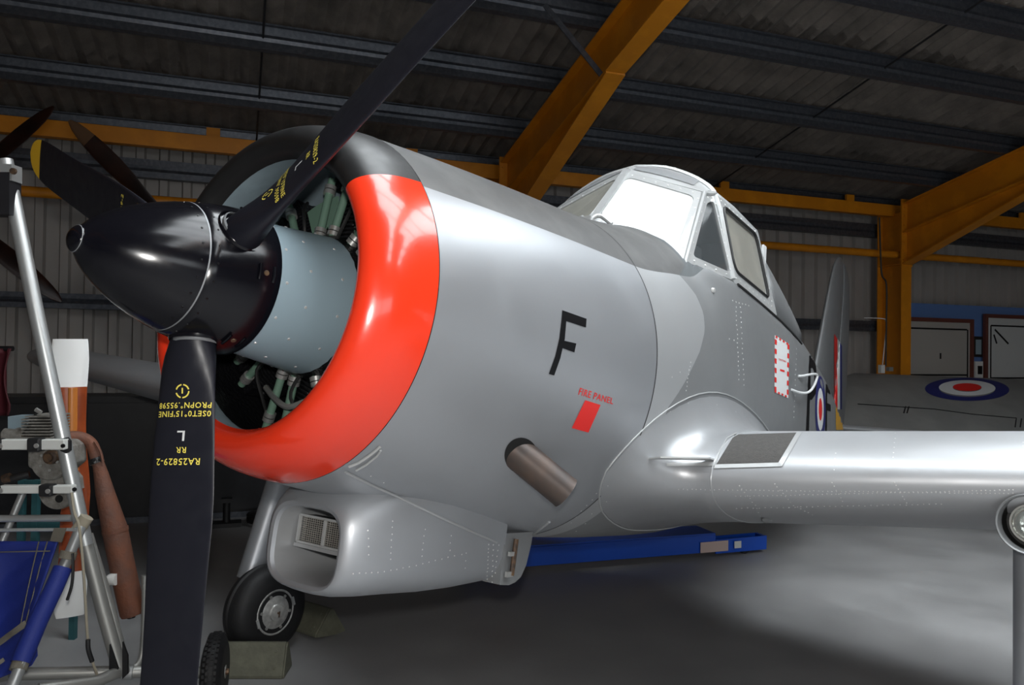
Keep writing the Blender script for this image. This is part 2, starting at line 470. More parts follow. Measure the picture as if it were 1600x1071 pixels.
# above the photographer the roof alternates cement sheets and translucent daylight sheets
def slope2(n):
    return zs(n) if n >= RIDGE else zs(RIDGE) - 0.21 * (RIDGE - n)
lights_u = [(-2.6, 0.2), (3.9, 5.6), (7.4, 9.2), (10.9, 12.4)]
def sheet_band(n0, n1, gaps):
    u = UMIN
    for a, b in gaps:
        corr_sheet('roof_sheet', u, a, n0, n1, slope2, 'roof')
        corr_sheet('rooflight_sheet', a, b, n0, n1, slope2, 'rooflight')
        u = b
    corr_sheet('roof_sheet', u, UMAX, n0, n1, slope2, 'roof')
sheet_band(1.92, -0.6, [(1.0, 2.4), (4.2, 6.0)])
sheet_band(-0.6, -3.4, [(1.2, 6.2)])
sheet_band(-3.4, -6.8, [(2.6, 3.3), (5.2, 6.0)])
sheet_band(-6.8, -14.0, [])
def purlin(n, zfun=roof_z):
    z = zfun(n)
    pr = [(-0.035, 0.0), (-0.035, 0.016), (0.0, 0.0), (0.0, 0.0), (0.03, 0.03), (0.03, 0.17), (0.0, 0.2), (0.065, 0.2), (0.065, 0.185)]
    # zed section: bottom flange toward the wall, web, top flange up-slope
    prof = [(0.07, 0.018), (0.07, 0.0), (0.0, 0.0), (0.012, 0.07), (0.0, 0.10), (0.012, 0.13), (0.0, 0.205), (-0.07, 0.205), (-0.07, 0.19)]
    rings = [[RM(u, n + a, z + h) for a, h in prof] for u in (UMIN, UMAX)]
    v, f = g_loft(rings, False)
    o = make('purlin', v, f, 'purlin', ceiling, False)
    md = o.modifiers.new('thick', 'SOLIDIFY'); md.thickness = 0.004
    return o
for n in (6.95, 5.98, 4.95, 3.93, 3.02, 2.0, 1.0, 0.0, -1.2, -2.4): purlin(n)
for n in (-4.4, -5.6, -6.8, -8.2, -10, -12): purlin(n, lambda q: slope2(q) - 0.235)
for u in (0.55, 6.55, 12.7):
    pts = [RM(u, n, roof_z(n) + 0.10) for n in (6.95, 2.0)]
    P('sag_rod', g_tube(pts, 0.010, 6), 'rod', ceiling)

# portal frames: column, haunch, rafter
def ibeam(a, b, depth_dir, depth, width_dir, width, tf=0.014, tw=0.010, depth_b=None):
    """I section from a to b; a and b on the outer flange line; the inner flange at depth along depth_dir"""
    a, b, dd, ww = V(a), V(b), V(depth_dir).normalized(), V(width_dir).normalized()
    db = depth if depth_b is None else depth_b
    mb = MB()
    def slab(p0, p1, q0, q1, w):         # plate between lines p0-p1 and q0-q1, half width w
        v = [p0 - ww * w, p0 + ww * w, p1 + ww * w, p1 - ww * w, q0 - ww * w, q0 + ww * w, q1 + ww * w, q1 - ww * w]
        mb.add(v, [(0, 1, 2, 3), (7, 6, 5, 4), (0, 4, 5, 1), (1, 5, 6, 2), (2, 6, 7, 3), (3, 7, 4, 0)])
    slab(a, b, a + dd * tf, b + dd * tf, width / 2)
    slab(a + dd * (depth - tf), b + dd * (db - tf), a + dd * depth, b + dd * db, width / 2)
    slab(a + dd * tf, b + dd * tf, a + dd * (depth - tf), b + dd * (db - tf), tw / 2)
    return mb
for u, lab in ((-3.0, 'orange steel portal frame at the left edge of the hangar'), (3.42, 'orange steel portal frame rising behind the cockpit'), (9.72, 'orange steel portal frame right of the tail fin'), (16.1, 'orange steel portal frame at the far right')):
    pf = thing('portal_frame', lab, None, RM(u, 6.8, 0), 'orange steel portal frames', 'structure')
    ib = ibeam(RM(u, 7.05, 0), RM(u, 7.05, roof_z(7.05) - 0.02), -WN, 0.46, WU, 0.19)
    ib.build('column', 'steel_orange', pf, False)
    slope = V(-WN * 1.0 + V((0, 0, 0.21))).normalized()
    down = V((0, 0, -1))
    # haunched length, then plain rafter to the ridge
    n0, n1, n2 = 6.585, 3.8, RIDGE
    tz = lambda n: roof_z(n) - 0.003
    ib = ibeam(RM(u, n1, tz(n1)), RM(u, n2, tz(n2)), down, 0.44, WU, 0.19)
    ib.build('rafter', 'steel_orange', pf, False)
    hb = ibeam(RM(u, n0, tz(n0)), RM(u, n1, tz(n1)), down, 0.44, WU, 0.185)
    hb.build('rafter', 'steel_orange', pf, False)
    # triangular haunch under the rafter end
    mb = MB()
    za, zb = tz(n0) - 0.44, tz(n1) - 0.44
    low = tz(n0) - 0.90
    pts = [RM(u - 0.005, n0, za), RM(u - 0.005, n1, zb), RM(u - 0.005, n0, low)]
    mb.add(*g_prism(pts, WU * 0.01))
    mb.add(*g_prism([RM(u - 0.093, n0, low), RM(u - 0.093, n1, zb - 0.004), RM(u - 0.093, n1, zb - 0.02), RM(u - 0.093, n0, low - 0.016)], WU * 0.186))
    mb.build('haunch', 'steel_orange', pf, False)
    P('end_plate', g_box(RM(u, n0 + 0.008, (tz(n0) + low) / 2 + 0.01), WU * 0.105, WN * 0.012, V((0, 0, (tz(n0) - low) / 2 + 0.05))), 'steel_orange', pf, False)
    mb = MB()
    for k in range(7):
        for s in (-1, 1):
            mb.add(*g_lathe(RM(u + s * 0.062, n0 - 0.004, low + 0.06 + k * 0.13), -WN, [(0, 0.016), (0.014, 0.016)], 6))
    tag(mb.build('bolts', 'steel_orange', pf, False), None, None, None, 'stuff')
    for nb in (3.93, 2.0):
        P('fly_brace', g_bar(RM(u - .62, nb, roof_z(nb) + .12), RM(u - .06, nb, roof_z(nb) - .42), .012, .05), 'purlin', pf, False)
    P('stiffener', g_box(RM(u, 6.82, low + 0.0), WU * 0.09, WN * 0.22, V((0, 0, 0.006))), 'steel_orange', pf, False)
    P('base_plate', g_box(RM(u, 6.82, 0.012), WU * 0.16, WN * 0.3, V((0, 0, 0.012))), 'steel_orange', pf, False)
    if u < -5: break
    # far half of the frame
    ib = ibeam(RM(u, RIDGE, tz(RIDGE)), RM(u, -13.4, slope2(-13.4) - 0.24), down, 0.44, WU, 0.19)
    ib.build('rafter', 'steel_orange', pf, False)
    ib = ibeam(RM(u, -13.85, 0), RM(u, -13.85, slope2(-13.8) - 0.26), WN, 0.46, WU, 0.19)
    ib.build('column', 'steel_orange', pf, False)
tr = thing('trim_1', 'orange steel eaves beam along the back wall', None, RM(3, 6.9, 4), None, 'structure')
P('eaves_beam', g_box(RM(6.5, 6.86, 3.98), WU * 15.5, WN * 0.05, V((0, 0, 0.085))), 'steel_orange', tr, False)
mb = MB()
for u in (0.1, 2.3, 6.7, 8.9, 12.5):
    P('cleat', g_box(RM(u, 6.86, 4.11), WU * 0.07, WN * 0.02, V((0, 0, 0.055))), 'steel_orange', tr, False)
tr = thing('trim_2', 'orange round steel tube bracing along the back wall', None, RM(3, 6.9, 3.3), None, 'structure')
P('brace_tube', g_tube([RM(UMIN + .1, 6.72, 3.30), RM(UMAX - .1, 6.72, 3.30)], 0.055, 16), 'steel_orange', tr)
tr = thing('trim_3', 'galvanised sheeting rails on the back wall', None, RM(3, 7.2, 2.2), None, 'structure')
def rail(z, h=0.16):
    prof = [(0.10, -h / 2), (0.0, -h / 2), (0.0, -h / 6), (0.014, 0), (0.0, h / 6), (0.0, h / 2), (0.10, h / 2)]
    rings = [[RM(u, 7.12 + a, z + b) for a, b in prof] for u in (UMIN + .1, UMAX - .1)]
    v, f = g_loft(rings, False)
    return make('sheeting_rail', v, f, 'purlin', tr, False)
rail(2.24); rail(3.72, 0.2); rail(1.0); rail(0.12, 0.14)

# conduit and socket box on the column
cb = thing('wall_socket', 'white electric socket with conduit on the orange column', 'socket', on_wall(1384, 575, 6.97))
sock = P('socket_box', g_box(on_wall(1379, 577, 6.6) + WU * -0.02, WU * 0.035, WN * 0.03, V((0, 0, 0.06))), 'plastic_white', cb, False)
P('plug', g_box(on_wall(1390, 577, 6.58), WU * 0.04, WN * 0.03, V((0, 0, 0.03))), 'alu_dull', cb, False)
P('conduit', g_cable([on_wall(1379, 570, 6.6), on_wall(1384, 520, 6.6), on_wall(1384, 502, 6.6), on_wall(1378, 498, 6.6), on_wall(1350, 497, 6.7)], 0.007, 8, 6), 'plastic_white', cb)
P('cable', g_cable([on_wall(1374, 340, 6.58), on_wall(1376, 400, 6.58), on_wall(1378, 430, 6.58), on_wall(1385, 445, 6.58), on_wall(1385, 500, 6.58), on_wall(1384, 572, 6.58)], 0.012, 8, 6), 'cable', cb)

# display boards right of the column
PN = 6.95
def wrect(x0, y0, x1, y1, n, off=0.0):
    return [on_wall(x0, y0, n), on_wall(x1, y0, n), on_wall(x1, y1, n), on_wall(x0, y1, n)]
pu = lambda px: on_wall(px, 520, PN).dot(WU)
pz = lambda px, py: on_wall(px, py, PN).z
def board(name, u0, u1, z0, z1, n, th, m, parent):
    return P(name, g_box(RM((u0 + u1) / 2, n, (z0 + z1) / 2), WU * ((u1 - u0) / 2), WN * (th / 2), V((0, 0, (z1 - z0) / 2))), m, parent, False)
db = thing('display_board', 'tall blue display board standing behind the parked grey wing', 'board', RM(12.6, 7.0, 0))
u_l = pu(1400)
board('panel', u_l, u_l + 6.2, 0.02, 2.615, 7.02, 0.03, 'blue_panel', db)
board('foot', u_l + .2, u_l + .3, 0.0, 0.05, 6.9, 0.3, 'alu_dull', db)
board('foot', u_l + 5.9, u_l + 6.0, 0.0, 0.05, 6.9, 0.3, 'alu_dull', db)
def framed(px0, px1, pyt, pyb, lab, paper, lines):
    n = 6.96
    u0 = on_wall(px0, 560, n).dot(WU); u1 = on_wall(px1, 560, n).dot(WU)
    z1 = on_wall((px0 + px1) / 2, pyt, n).z; z0 = on_wall((px0 + px1) / 2, pyb, n).z
    t = thing('framed_drawing', lab, 'picture', RM((u0 + u1) / 2, n, z0))
    board('sheet', u0 + .05, u1 - .05, z0 + .05, z1 - .05, n - 0.012, 0.01, paper, t)
    w = 0.06
    board('frame_rail', u0, u1, z1 - w, z1, n - 0.02, 0.05, 'frame_red', t)
    board('frame_rail', u0, u1, z0, z0 + w, n - 0.02, 0.05, 'frame_red', t)
    board('frame_stile', u0, u0 + w, z0 + w, z1 - w, n - 0.02, 0.05, 'frame_red', t)
    board('frame_stile', u1 - w, u1, z0 + w, z1 - w, n - 0.02, 0.05, 'frame_red', t)
    W_, H_ = u1 - u0 - 2 * w, z1 - z0 - 2 * w
    mb = MB()
    for (a, b, c, d, th) in lines:
        A = RM(u0 + w + a * W_, n - 0.019, z1 - w - b * H_); B = RM(u0 + w + c * W_, n - 0.019, z1 - w - d * H_)
        dd = (B - A); L = dd.length; dd.normalize(); s = WN.cross(dd).normalized()
        mb.add(*g_box((A + B) / 2, dd * (L / 2), s * (th / 2), WN * 0.0015))
    mb.build('drawn_lines', 'black_mark', t, False)
    return t
framed(1385, 1518, 497, 690, 'framed line drawing on tan paper beside the orange column', 'paper',
       [(0, .06, .96, .06, .025), (.97, .06, .97, 1, .025), (0, .46, .96, .46, .025), (.62, .27, .62, .32, .03), (.0, .78, .72, .78, .025), (.6, .66, .64, .66, .025)])
framed(1536, 1690, 494, 700, 'framed line drawing on white paper at the right edge', 'paper_white',
       [(.04, .06, .96, .06, .025), (.04, .06, .04, 1, .025), (.04, .47, 1, .47, .025), (.08, .09, .22, .2, .03), (.07, .13, .1, .2, .03), (.08, .66, .09, .76, .03), (.5, .09, .75, .12, .03), (.55, .3, .7, .36, .03)])
t = thing('small_picture', 'small dark framed photograph between the two drawings', 'picture', on_wall(1527, 558, 6.98))
u0 = on_wall(1520, 560, 6.98).dot(WU); u1 = on_wall(1534, 560, 6.98).dot(WU)
board('frame', u0, u1, pz(1527, 558), pz(1527, 526), 6.98, 0.03, 'cable', t)
board('photograph', u0 + .04, u1 - .04, pz(1527, 554), pz(1527, 531), 6.96, 0.008, 'fairing', t)
t = thing('notice_box', 'white notice box with a black panel between the two drawings', 'box', on_wall(1527, 600, 6.98))
board('box', u0 + .01, u1 - .02, pz(1527, 600), pz(1527, 565), 6.97, 0.06, 'plastic_white', t)
board('panel', u0 + .06, u0 + .15, pz(1527, 585), pz(1527, 572), 6.935, 0.01, 'black_mark', t)

# ================================================================== THE AIRCRAFT
ac = thing('trainer_aircraft', 'silver piston trainer aircraft with red cowl ring and black three-blade propeller', 'aircraft', AW(2.3, 0, -0.7) * 1 + V((0, 0, -(AW(2.3, 0, -0.7).z))))
def ring_at(x, R, n=96):
    return [AW(x, R * cos(2 * pi * k / n), R * sin(2 * pi * k / n)) for k in range(n)]
# ---- fuselage section tables
T_TOP = [(0.70, .562), (1.0, .602), (1.4, .648), (1.9, .702), (2.2, .748), (2.44, .80), (2.6, .93), (2.9, 1.085), (3.4, 1.06), (3.9, 1.0), (4.4, .92), (4.7, .88), (5.0, .85), (6.0, .72), (7.0, .55), (8.0, .38), (8.6, .26)]
T_BOT = [(0.70, -.562), (1.0, -.615), (1.4, -.685), (1.7, -.732), (1.9, -.748), (2.4, -.758), (3.0, -.745), (4.0, -.64), (5.0, -.47), (6.0, -.31), (7.0, -.17), (8.0, -.05), (8.6, 0.02)]
T_WID = [(0.70, .562), (1.0, .602), (1.4, .645), (1.9, .680), (2.4, .690), (3.0, .675), (4.0, .640), (5.0, .565), (6.0, .45), (7.0, .31), (8.0, .155), (8.6, .06)]
def expo(x): return 2.0 + 0.3 * smooth(1.9, 2.44, x) + 0.2 * smooth(2.44, 3.0, x)
def clip_z(x): return 9.0 if (x < 2.447 or x > 4.71) else max(.588, .80 - (x - 2.447) * 4.5)
DECK = 36.0
def ang_list(n):
    m = n // 12                          # 12 sectors: three per quarter above, three per quarter below
    out = []
    b = radians(DECK)
    up = [b * i / (m + m // 2) for i in range(m + m // 2)] + [b + (pi / 2 - b) * i / (m + m // 2) for i in range(m + m // 2)]
    out += up + [pi - a for a in up[::-1]][:0]
    out += [pi / 2] + [pi - a for a in up[:0:-1]]
    out += [pi + pi * i / (n - len(out)) for i in range(n - len(out))]
    return out
ANG = ang_list(144)
def fus_xyz(x, a, grow=0.0):
    w = spline(T_WID, x) + grow; tp = spline(T_TOP, x) + grow; bt = spline(T_BOT, x) - grow
    zc = interp([(0.7, 0), (1.9, -0.01), (3, 0.0), (5, 0.05), (8.6, 0.12)], x)
    h = (tp - zc) if sin(a) > 0 else (zc - bt)
    e = 2.0 / expo(x)
    sg = lambda q: (1 if q >= 0 else -1)
    return AW(x, w * sg(cos(a)) * abs(cos(a)) ** e, min(clip_z(x), zc + h * sg(sin(a)) * abs(sin(a)) ** e))
def fus(x, k, n, grow=0.0): return fus_xyz(x, ANG[k % 144], grow)
def half_w(x, z):                       # half width of the fuselage at height z
    w = spline(T_WID, x); tp = spline(T_TOP, x); bt = spline(T_BOT, x)
    zc = interp([(0.7, 0), (1.9, -0.01), (3, 0.0), (5, 0.05), (8.6, 0.12)], x)
    h = (tp - zc) if z > zc else (zc - bt)
    q = min(0.999, abs(z - zc) / h)
    p = expo(x)
    return w * (1 - q ** p) ** (1 / p)
NS = 144
def fus_mesh(name, rows, parent, m_body, m_deck):
    """rows: each a number (station) or a function of the ring angle"""
    v = []; f = []; mi = []
    for x in rows: v += [fus_xyz(x if not callable(x) else x(ANG[k]), ANG[k]) for k in range(NS)]
    for i in range(len(rows) - 1):
        for k in range(NS):
            k2 = (k + 1) % NS
            f.append((i * NS + k, i * NS + k2, (i + 1) * NS + k2, (i + 1) * NS + k))
            a = ANG[k] + 1e-4; a = math.degrees(a)
            el = a if a <= 90 else 180 - a - .01
            xm = rows[i] if not callable(rows[i]) else rows[i](ANG[k])
            mi.append(1 if (a < 180 and el >= DECK and xm < 4.7) else 0)
    return make(name, v, f, None, parent, True, [m_body, m_deck], mi, fix=False)
def band_edge(a):                       # rear edge of the bright reflection painted behind the cowl
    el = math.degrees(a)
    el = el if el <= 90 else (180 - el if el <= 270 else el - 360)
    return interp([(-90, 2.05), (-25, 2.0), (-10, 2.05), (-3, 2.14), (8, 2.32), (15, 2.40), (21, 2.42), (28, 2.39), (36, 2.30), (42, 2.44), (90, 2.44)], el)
def xr(a, b, n): return [a + (b - a) * i / n for i in range(n + 1)]
cowl = fus_mesh('engine_cowl', [0.704] + xr(0.72, 1.895, 24), ac, 'silver', 'deck_grey')
# ---- cowl ring with the red lip
LIP = [(1.10, .50), (0.80, .47), (0.66, .425), (0.60, .409), (0.555, .414), (0.525, .428), (0.508, .450), (0.510, .476), (0.53, .502), (0.565, .526), (0.61, .544), (0.655, .555), (0.70, .563)]
def fine(tab, k=4):
    out = []
    for i in range(len(tab) - 1):
        p0 = tab[max(i - 1, 0)]; p1 = tab[i]; p2 = tab[i + 1]; p3 = tab[min(i + 2, len(tab) - 1)]
        for j in range(k):
            t = j / k
            out.append(tuple(0.5 * (2 * b + (c - a) * t + (2 * a - 5 * b + 4 * c - d) * t * t + (3 * b - a - 3 * c + d) * t ** 3) for a, b, c, d in zip(p0, p1, p2, p3)))
    out.append(tab[-1]); return out
lip = fine(LIP[4:], 4)
v = []; f = []; mi = []
for x, R in lip: v += ring_at(x, R, NS)
for i in range(len(lip) - 1):
    for k in range(NS):
        k2 = (k + 1) % NS
        f.append((i * NS + k, i * NS + k2, (i + 1) * NS + k2, (i + 1) * NS + k))
        a = 360.0 * (k + 0.5) / NS; el = a if a <= 90 else 180 - a
        mi.append(1 if (a < 180 and el > 37.0) else 0)
ringo = make('cowl_ring', v, f, None, ac, True, ['red', 'black_cowl'], mi, fix=False)
ringo['label'] = 'glossy red cowl ring with a black upper arc'
DU = [(0.5555, .4143), (0.60, .4175), (0.635, .428), (0.66, .437), (0.74, .475), (0.86, .505), (1.35, .53)]
v, f = g_loft([ring_at(x, R, 64) for x, R in DU])
mi = [1 if (i // 64 >= 2 and 175 < 360 * (i % 64 + .5) / 64 < 352) else 0 for i in range(len(f))]
ci = make('cowl_inner_duct', v, f, None, ac, True, ['cowl_inside', 'engine_black'], mi, fix=False)
# seam gap strip between ring and cowl, latch strips
P('seam', g_loft([ring_at(.700, .5635), ring_at(.706, .5605)]), 'dark', ac)
# ---- engine inside the cowl
ES = 0.05
eng = P('engine_crankcase', g_lathe(AW(0.60 + ES, 0, 0), AX, [(0, 0.05), (0.0, .19), (0.10, .235), (0.36, .235), (0.42, .20), (0.55, .2)], 36), 'engine_black', ac)
P('baffle', g_lathe(AW(1.06 + ES, 0, 0), AX, [(0, 0.10), (0.0, .515), (0.01, .515), (0.01, 0.1)], 48, cap=False), 'green', eng)
cyl_mb = MB()
for k in range(9):
    a = radians(90 + 40 * k)
    dr = AY * cos(a) + AZ * sin(a); dt = -AY * sin(a) + AZ * cos(a)
    base = AW(0.86 + ES, 0, 0)
    prof = [(0.2, .07)]
    q = 0.22
    while q < 0.43:
        prof += [(q, .072), (q, .088), (q + .006, .088), (q + .006, .072)]; q += 0.014
    prof += [(0.44, .085), (0.465, .08), (0.475, .04)]
    cy = P('cylinder', g_lathe(base, dr, prof, 20), 'engine_black', ac)
    # head casting bumps
    P('rocker_box', g_box(base + dr * 0.45 + AX * -0.055 + dt * 0.045, dr * 0.025, AX * 0.035, dt * 0.022), 'engine_black', cy, False)
    P('rocker_box', g_box(base + dr * 0.45 + AX * -0.055 - dt * 0.045, dr * 0.025, AX * 0.035, dt * 0.022), 'engine_black', cy, False)
    for s in (-1, 1):
        p0 = AW(0.705 + ES, 0, 0) + dr * 0.20 + dt * (s * 0.030); p1 = AW(0.74 + ES, 0, 0) + dr * 0.445 + dt * (s * 0.046)
        d = (p1 - p0).normalized()
        rod = P('pushrod_tube', g_tube([p0, p1], 0.0135, 12), 'green', ac)
        for tt in (0.16, 0.23, 0.80, 0.87):
            c = p0 + (p1 - p0) * tt
            P('hose_clamp', g_lathe(c - d * 0.008, d, [(0, .0165), (0, .0195), (.014, .0195), (.014, .0165)], 14), 'clamp', rod)
        for tt in (0.195, 0.835):
            c = p0 + (p1 - p0) * tt
            P('rubber_sleeve', g_lathe(c - d * 0.012, d, [(0, .015), (.002, .018), (.020, .018), (.022, .015)], 12), 'seal', rod)
    a2 = a + radians(20)
    dr2 = AY * cos(a2) + AZ * sin(a2); dt2 = -AY * sin(a2) + AZ * cos(a2)
    c = AW(0.93 + ES, 0, 0) + dr2 * 0.40
    P('inter_cylinder_baffle', g_prism([c - dr2 * 0.13 - dt2 * 0.035, c - dr2 * 0.10 + dt2 * 0.035, c + dr2 * 0.085 + dt2 * 0.075, c + dr2 * 0.085 - dt2 * 0.075], AX * 0.01), 'green', eng, False)
    P('ignition_lead', g_cable([AW(.69 + ES, 0, 0) + dr2 * 0.22, AW(.68 + ES, 0, 0) + dr2 * 0.30 + dt2 * .02, AW(.73 + ES, 0, 0) + dr2 * 0.38 - dt2 * .03, AW(.78 + ES, 0, 0) + dr2 * 0.44 - dt2 * .06], 0.006, 6, 5), 'seal', eng)
def sector(x, a0, a1, r0, r1, name='baffle_plate'):
    o_ = [AW(x, r1 * cos(radians(a0 + (a1 - a0) * k / 8)), r1 * sin(radians(a0 + (a1 - a0) * k / 8))) for k in range(9)]
    i_ = [AW(x, (r0 + .02 * (k % 3)) * cos(radians(a0 + (a1 - a0) * k / 8)), (r0 + .02 * (k % 3)) * sin(radians(a0 + (a1 - a0) * k / 8))) for k in range(8, -1, -1)]
    P(name, g_prism(o_ + i_, AX * .006), 'green', eng, False)
sector(.80, 252, 282, .36, .47); sector(.84, 98, 122, .27, .49); sector(.82, 62, 84, .27, .40); sector(.86, 196, 206, .3, .42)
P('scavenge_pipe', g_cable([AW(.70 + ES, -.05, -.30), AW(.68 + ES, .02, -.33), AW(.69 + ES, .1, -.31), AW(.72 + ES, .2, -.27)], 0.010, 8, 5), 'clamp', eng)
# ---- reduction gear fairing
fair = P('gearbox_fairing', g_lathe(AW(0.462, 0, 0), AX, [(0, 0.08), (0.0, .188), (0.004, .1945), (0.12, .2075), (0.20, .217), (0.30, .228), (0.42, .238), (0.46, .236), (0.46, .19)], 72), 'fairing', ac)
mb = MB()
for xx in (.485, .56, .67):
    R = interp([(.466, .1945), (.582, .2075), (.662, .217), (.73, .225)], xx)
    for k in range(12):
        a = 2 * pi * (k + (.5 if xx > .5 else 0)) / 12
        dr = AY * cos(a) + AZ * sin(a)
        mb.add(*g_lathe(AW(xx, 0, 0) + dr * (R - .0005), dr, [(0, .0050), (.0018, .0042), (.0022, 0.0)], 8))
tag(mb.build('screw_heads', 'bolt', fair), None, None, None, 'stuff')
# ---- spinner
def spin_r(x): return max(0.034 * min(1, x / .004), 0.213 * max(0, 1 - abs((0.455 - min(x, .455)) / 0.455) ** 1.6) ** .57)
prof = [(-.013, .0), (-.0125, .008), (-.010, .017), (-.005, .026), (0.0, .0315)] + [(x, spin_r(x)) for x in (0.004, .008, .016, .028, .045, .07, .10, .14, .18, .22, .2515)]
spn = P('spinner', g_lathe(AW(0, 0, 0), AX, prof, 72, cap=False), 'spinner', ac)
prof2 = [(0.2535, spin_r(.2535) - .001), (.2545, spin_r(.2545))] + [(x, spin_r(x)) for x in (.28, .32, .36, .40, .43, .448)] + [(.451, .2125), (.452, .205), (.452, .10)]
spb = P('spinner_back_shell', g_lathe(AW(0, 0, 0), AX, prof2, 72, cap=False), 'spinner', ac)
P('seam', g_lathe(AW(0, 0, 0), AX, [(.2510, spin_r(.251) + .0004), (.2530, spin_r(.253) + .0005), (.2548, spin_r(.2548) + .0003)], 72, cap=False), 'blade_edge', spn)
P('nose_ring', g_lathe(AW(0, 0, 0), AX, [(0.0030, .0335), (.0036, .0346), (.0046, .0348)], 40, cap=False), 'blade_edge', spn)
mb = MB()
for xx, n in ((.235, 24), (.275, 24)):
    for k in range(n):
        a = 2 * pi * k / n
        dr = AY * cos(a) + AZ * sin(a)
        mb.add(*g_lathe(AW(xx, 0, 0) + dr * (spin_r(xx) - .0008), dr, [(0, .0035), (.0016, .003), (.0018, 0)], 6))
tag(mb.build('screw_heads', 'engine_black', spn), None, None, None, 'stuff')
for k in range(6):
    a = radians(263 + 60 * k + 35)
    dr = AY * cos(a) + AZ * sin(a); dt = -AY * sin(a) + AZ * cos(a)
    for dx in (-.022, .022):
        P('louvre', g_tube([AW(.405 + dx, 0, 0) + dr * (spin_r(.405) + .001) - dt * .022, AW(.405 + dx, 0, 0) + dr * (spin_r(.405) + .003), AW(.405 + dx, 0, 0) + dr * (spin_r(.405) + .001) + dt * .022], 0.004, 6), 'spinner', spb)
    P('access_plug', g_lathe(AW(.405, 0, 0) + dr * (spin_r(.405) - .001), dr, [(0, .008), (.003, .007), (.003, 0)], 10), 'brass', spb)
# ---- propeller blades
XH = 0.352
CH = [(0.14, .108), (0.19, .122), (0.25, .150), (0.34, .165), (0.46, .180), (0.59, .191), (0.65, .192), (0.745, .188), (0.86, .178), (1.04, .170), (1.15, .168), (1.26, .158), (1.33, .136), (1.37, .104), (1.395, .06), (1.402, .02)]
CO = [(0.14, .004), (0.25, .015), (0.34, .014), (0.46, .010), (0.59, .004), (0.65, .0), (0.745, -.002), (0.86, -.006), (1.04, -.010), (1.402, -.012)]
def pitch(rad): return radians(interp([(.14, 26), (.3, 24), (.6, 21), (1.0, 18), (1.4, 15)], rad))
TK = [(0.14, .108), (0.20, .104), (0.27, .082), (0.36, .056), (0.48, .042), (0.62, .032), (0.8, .024), (1.0, .018), (1.2, .013), (1.402, .005)]
def blade_frame(phi):
    r = AY * cos(phi) + AZ * sin(phi); t = -AY * sin(phi) + AZ * cos(phi)
    return r, t
def blade_pt(phi, rad, s, side):          # s from -0.5 to 0.5 along the chord
    r, t = blade_frame(phi)
    be = pitch(rad)
    c = t * cos(be) - AX * sin(be); nrm = r.cross(c)
    ch = spline(CH, rad); tk = spline(TK, rad)
    return AW(XH, 0, 0) + r * rad + c * (s * ch) + nrm * side
def blade_section(phi, rad, n=32):
    r, t = blade_frame(phi)
    be = pitch(rad)
    c = t * cos(be) - AX * sin(be); nrm = r.cross(c)
    ch = spline(CH, rad); tk = spline(TK, rad)
    rd = smooth(0.18, 0.40, rad)
    out = []
    for k in range(n):
        a = 2 * pi * k / n
        e = cos(a)
        y_c = sin(a)                           # round root
        y_a = sin(a) * (0.75 + 0.25 * e) * (1.15 if sin(a) > 0 else 0.75)   # blade section
        out.append(AW(XH, 0, 0) + r * rad + c * (e * ch / 2 + spline(CO, rad)) + nrm * ((y_c * (1 - rd) + y_a * rd) * tk / 2))
    return out
RADS = [.14, .17, .20, .235, .27, .31, .36, .42, .48, .55, .62, .70, .80, .90, 1.0, 1.08, 1.15, 1.21, 1.26, 1.295]
TIPS = [1.295, 1.33, 1.352, 1.37, 1.384, 1.395, 1.402]
blades = []
for phi, lab in ((radians(23.5), 'black blade with yellow tip'), (radians(143.5), 'black blade rising toward the roof'), (radians(262.8), 'black blade hanging down')):
    b = make('propeller_blade', *g_loft([blade_section(phi, q) for q in RADS], True, True, True), 'blade', ac)
    b['label'] = lab
    P('blade_tip', g_loft([blade_section(phi, q) for q in TIPS], True, False, True), 'yellow', b)
    r, t = blade_frame(phi)
    P('root_collar', g_lathe(AW(XH, 0, 0) + r * .165, r, [(0, .060), (.030, .062), (.034, .058)], 32, cap=False), 'blade_edge', b)
    P('root_opening', g_lathe(AW(XH, 0, 0) + r * .150, r, [(0.0, .0725), (.040, .0725), (.043, .0705), (.040, .069)], 36, cap=False), 'spinner', b)
    blades.append((b, phi))
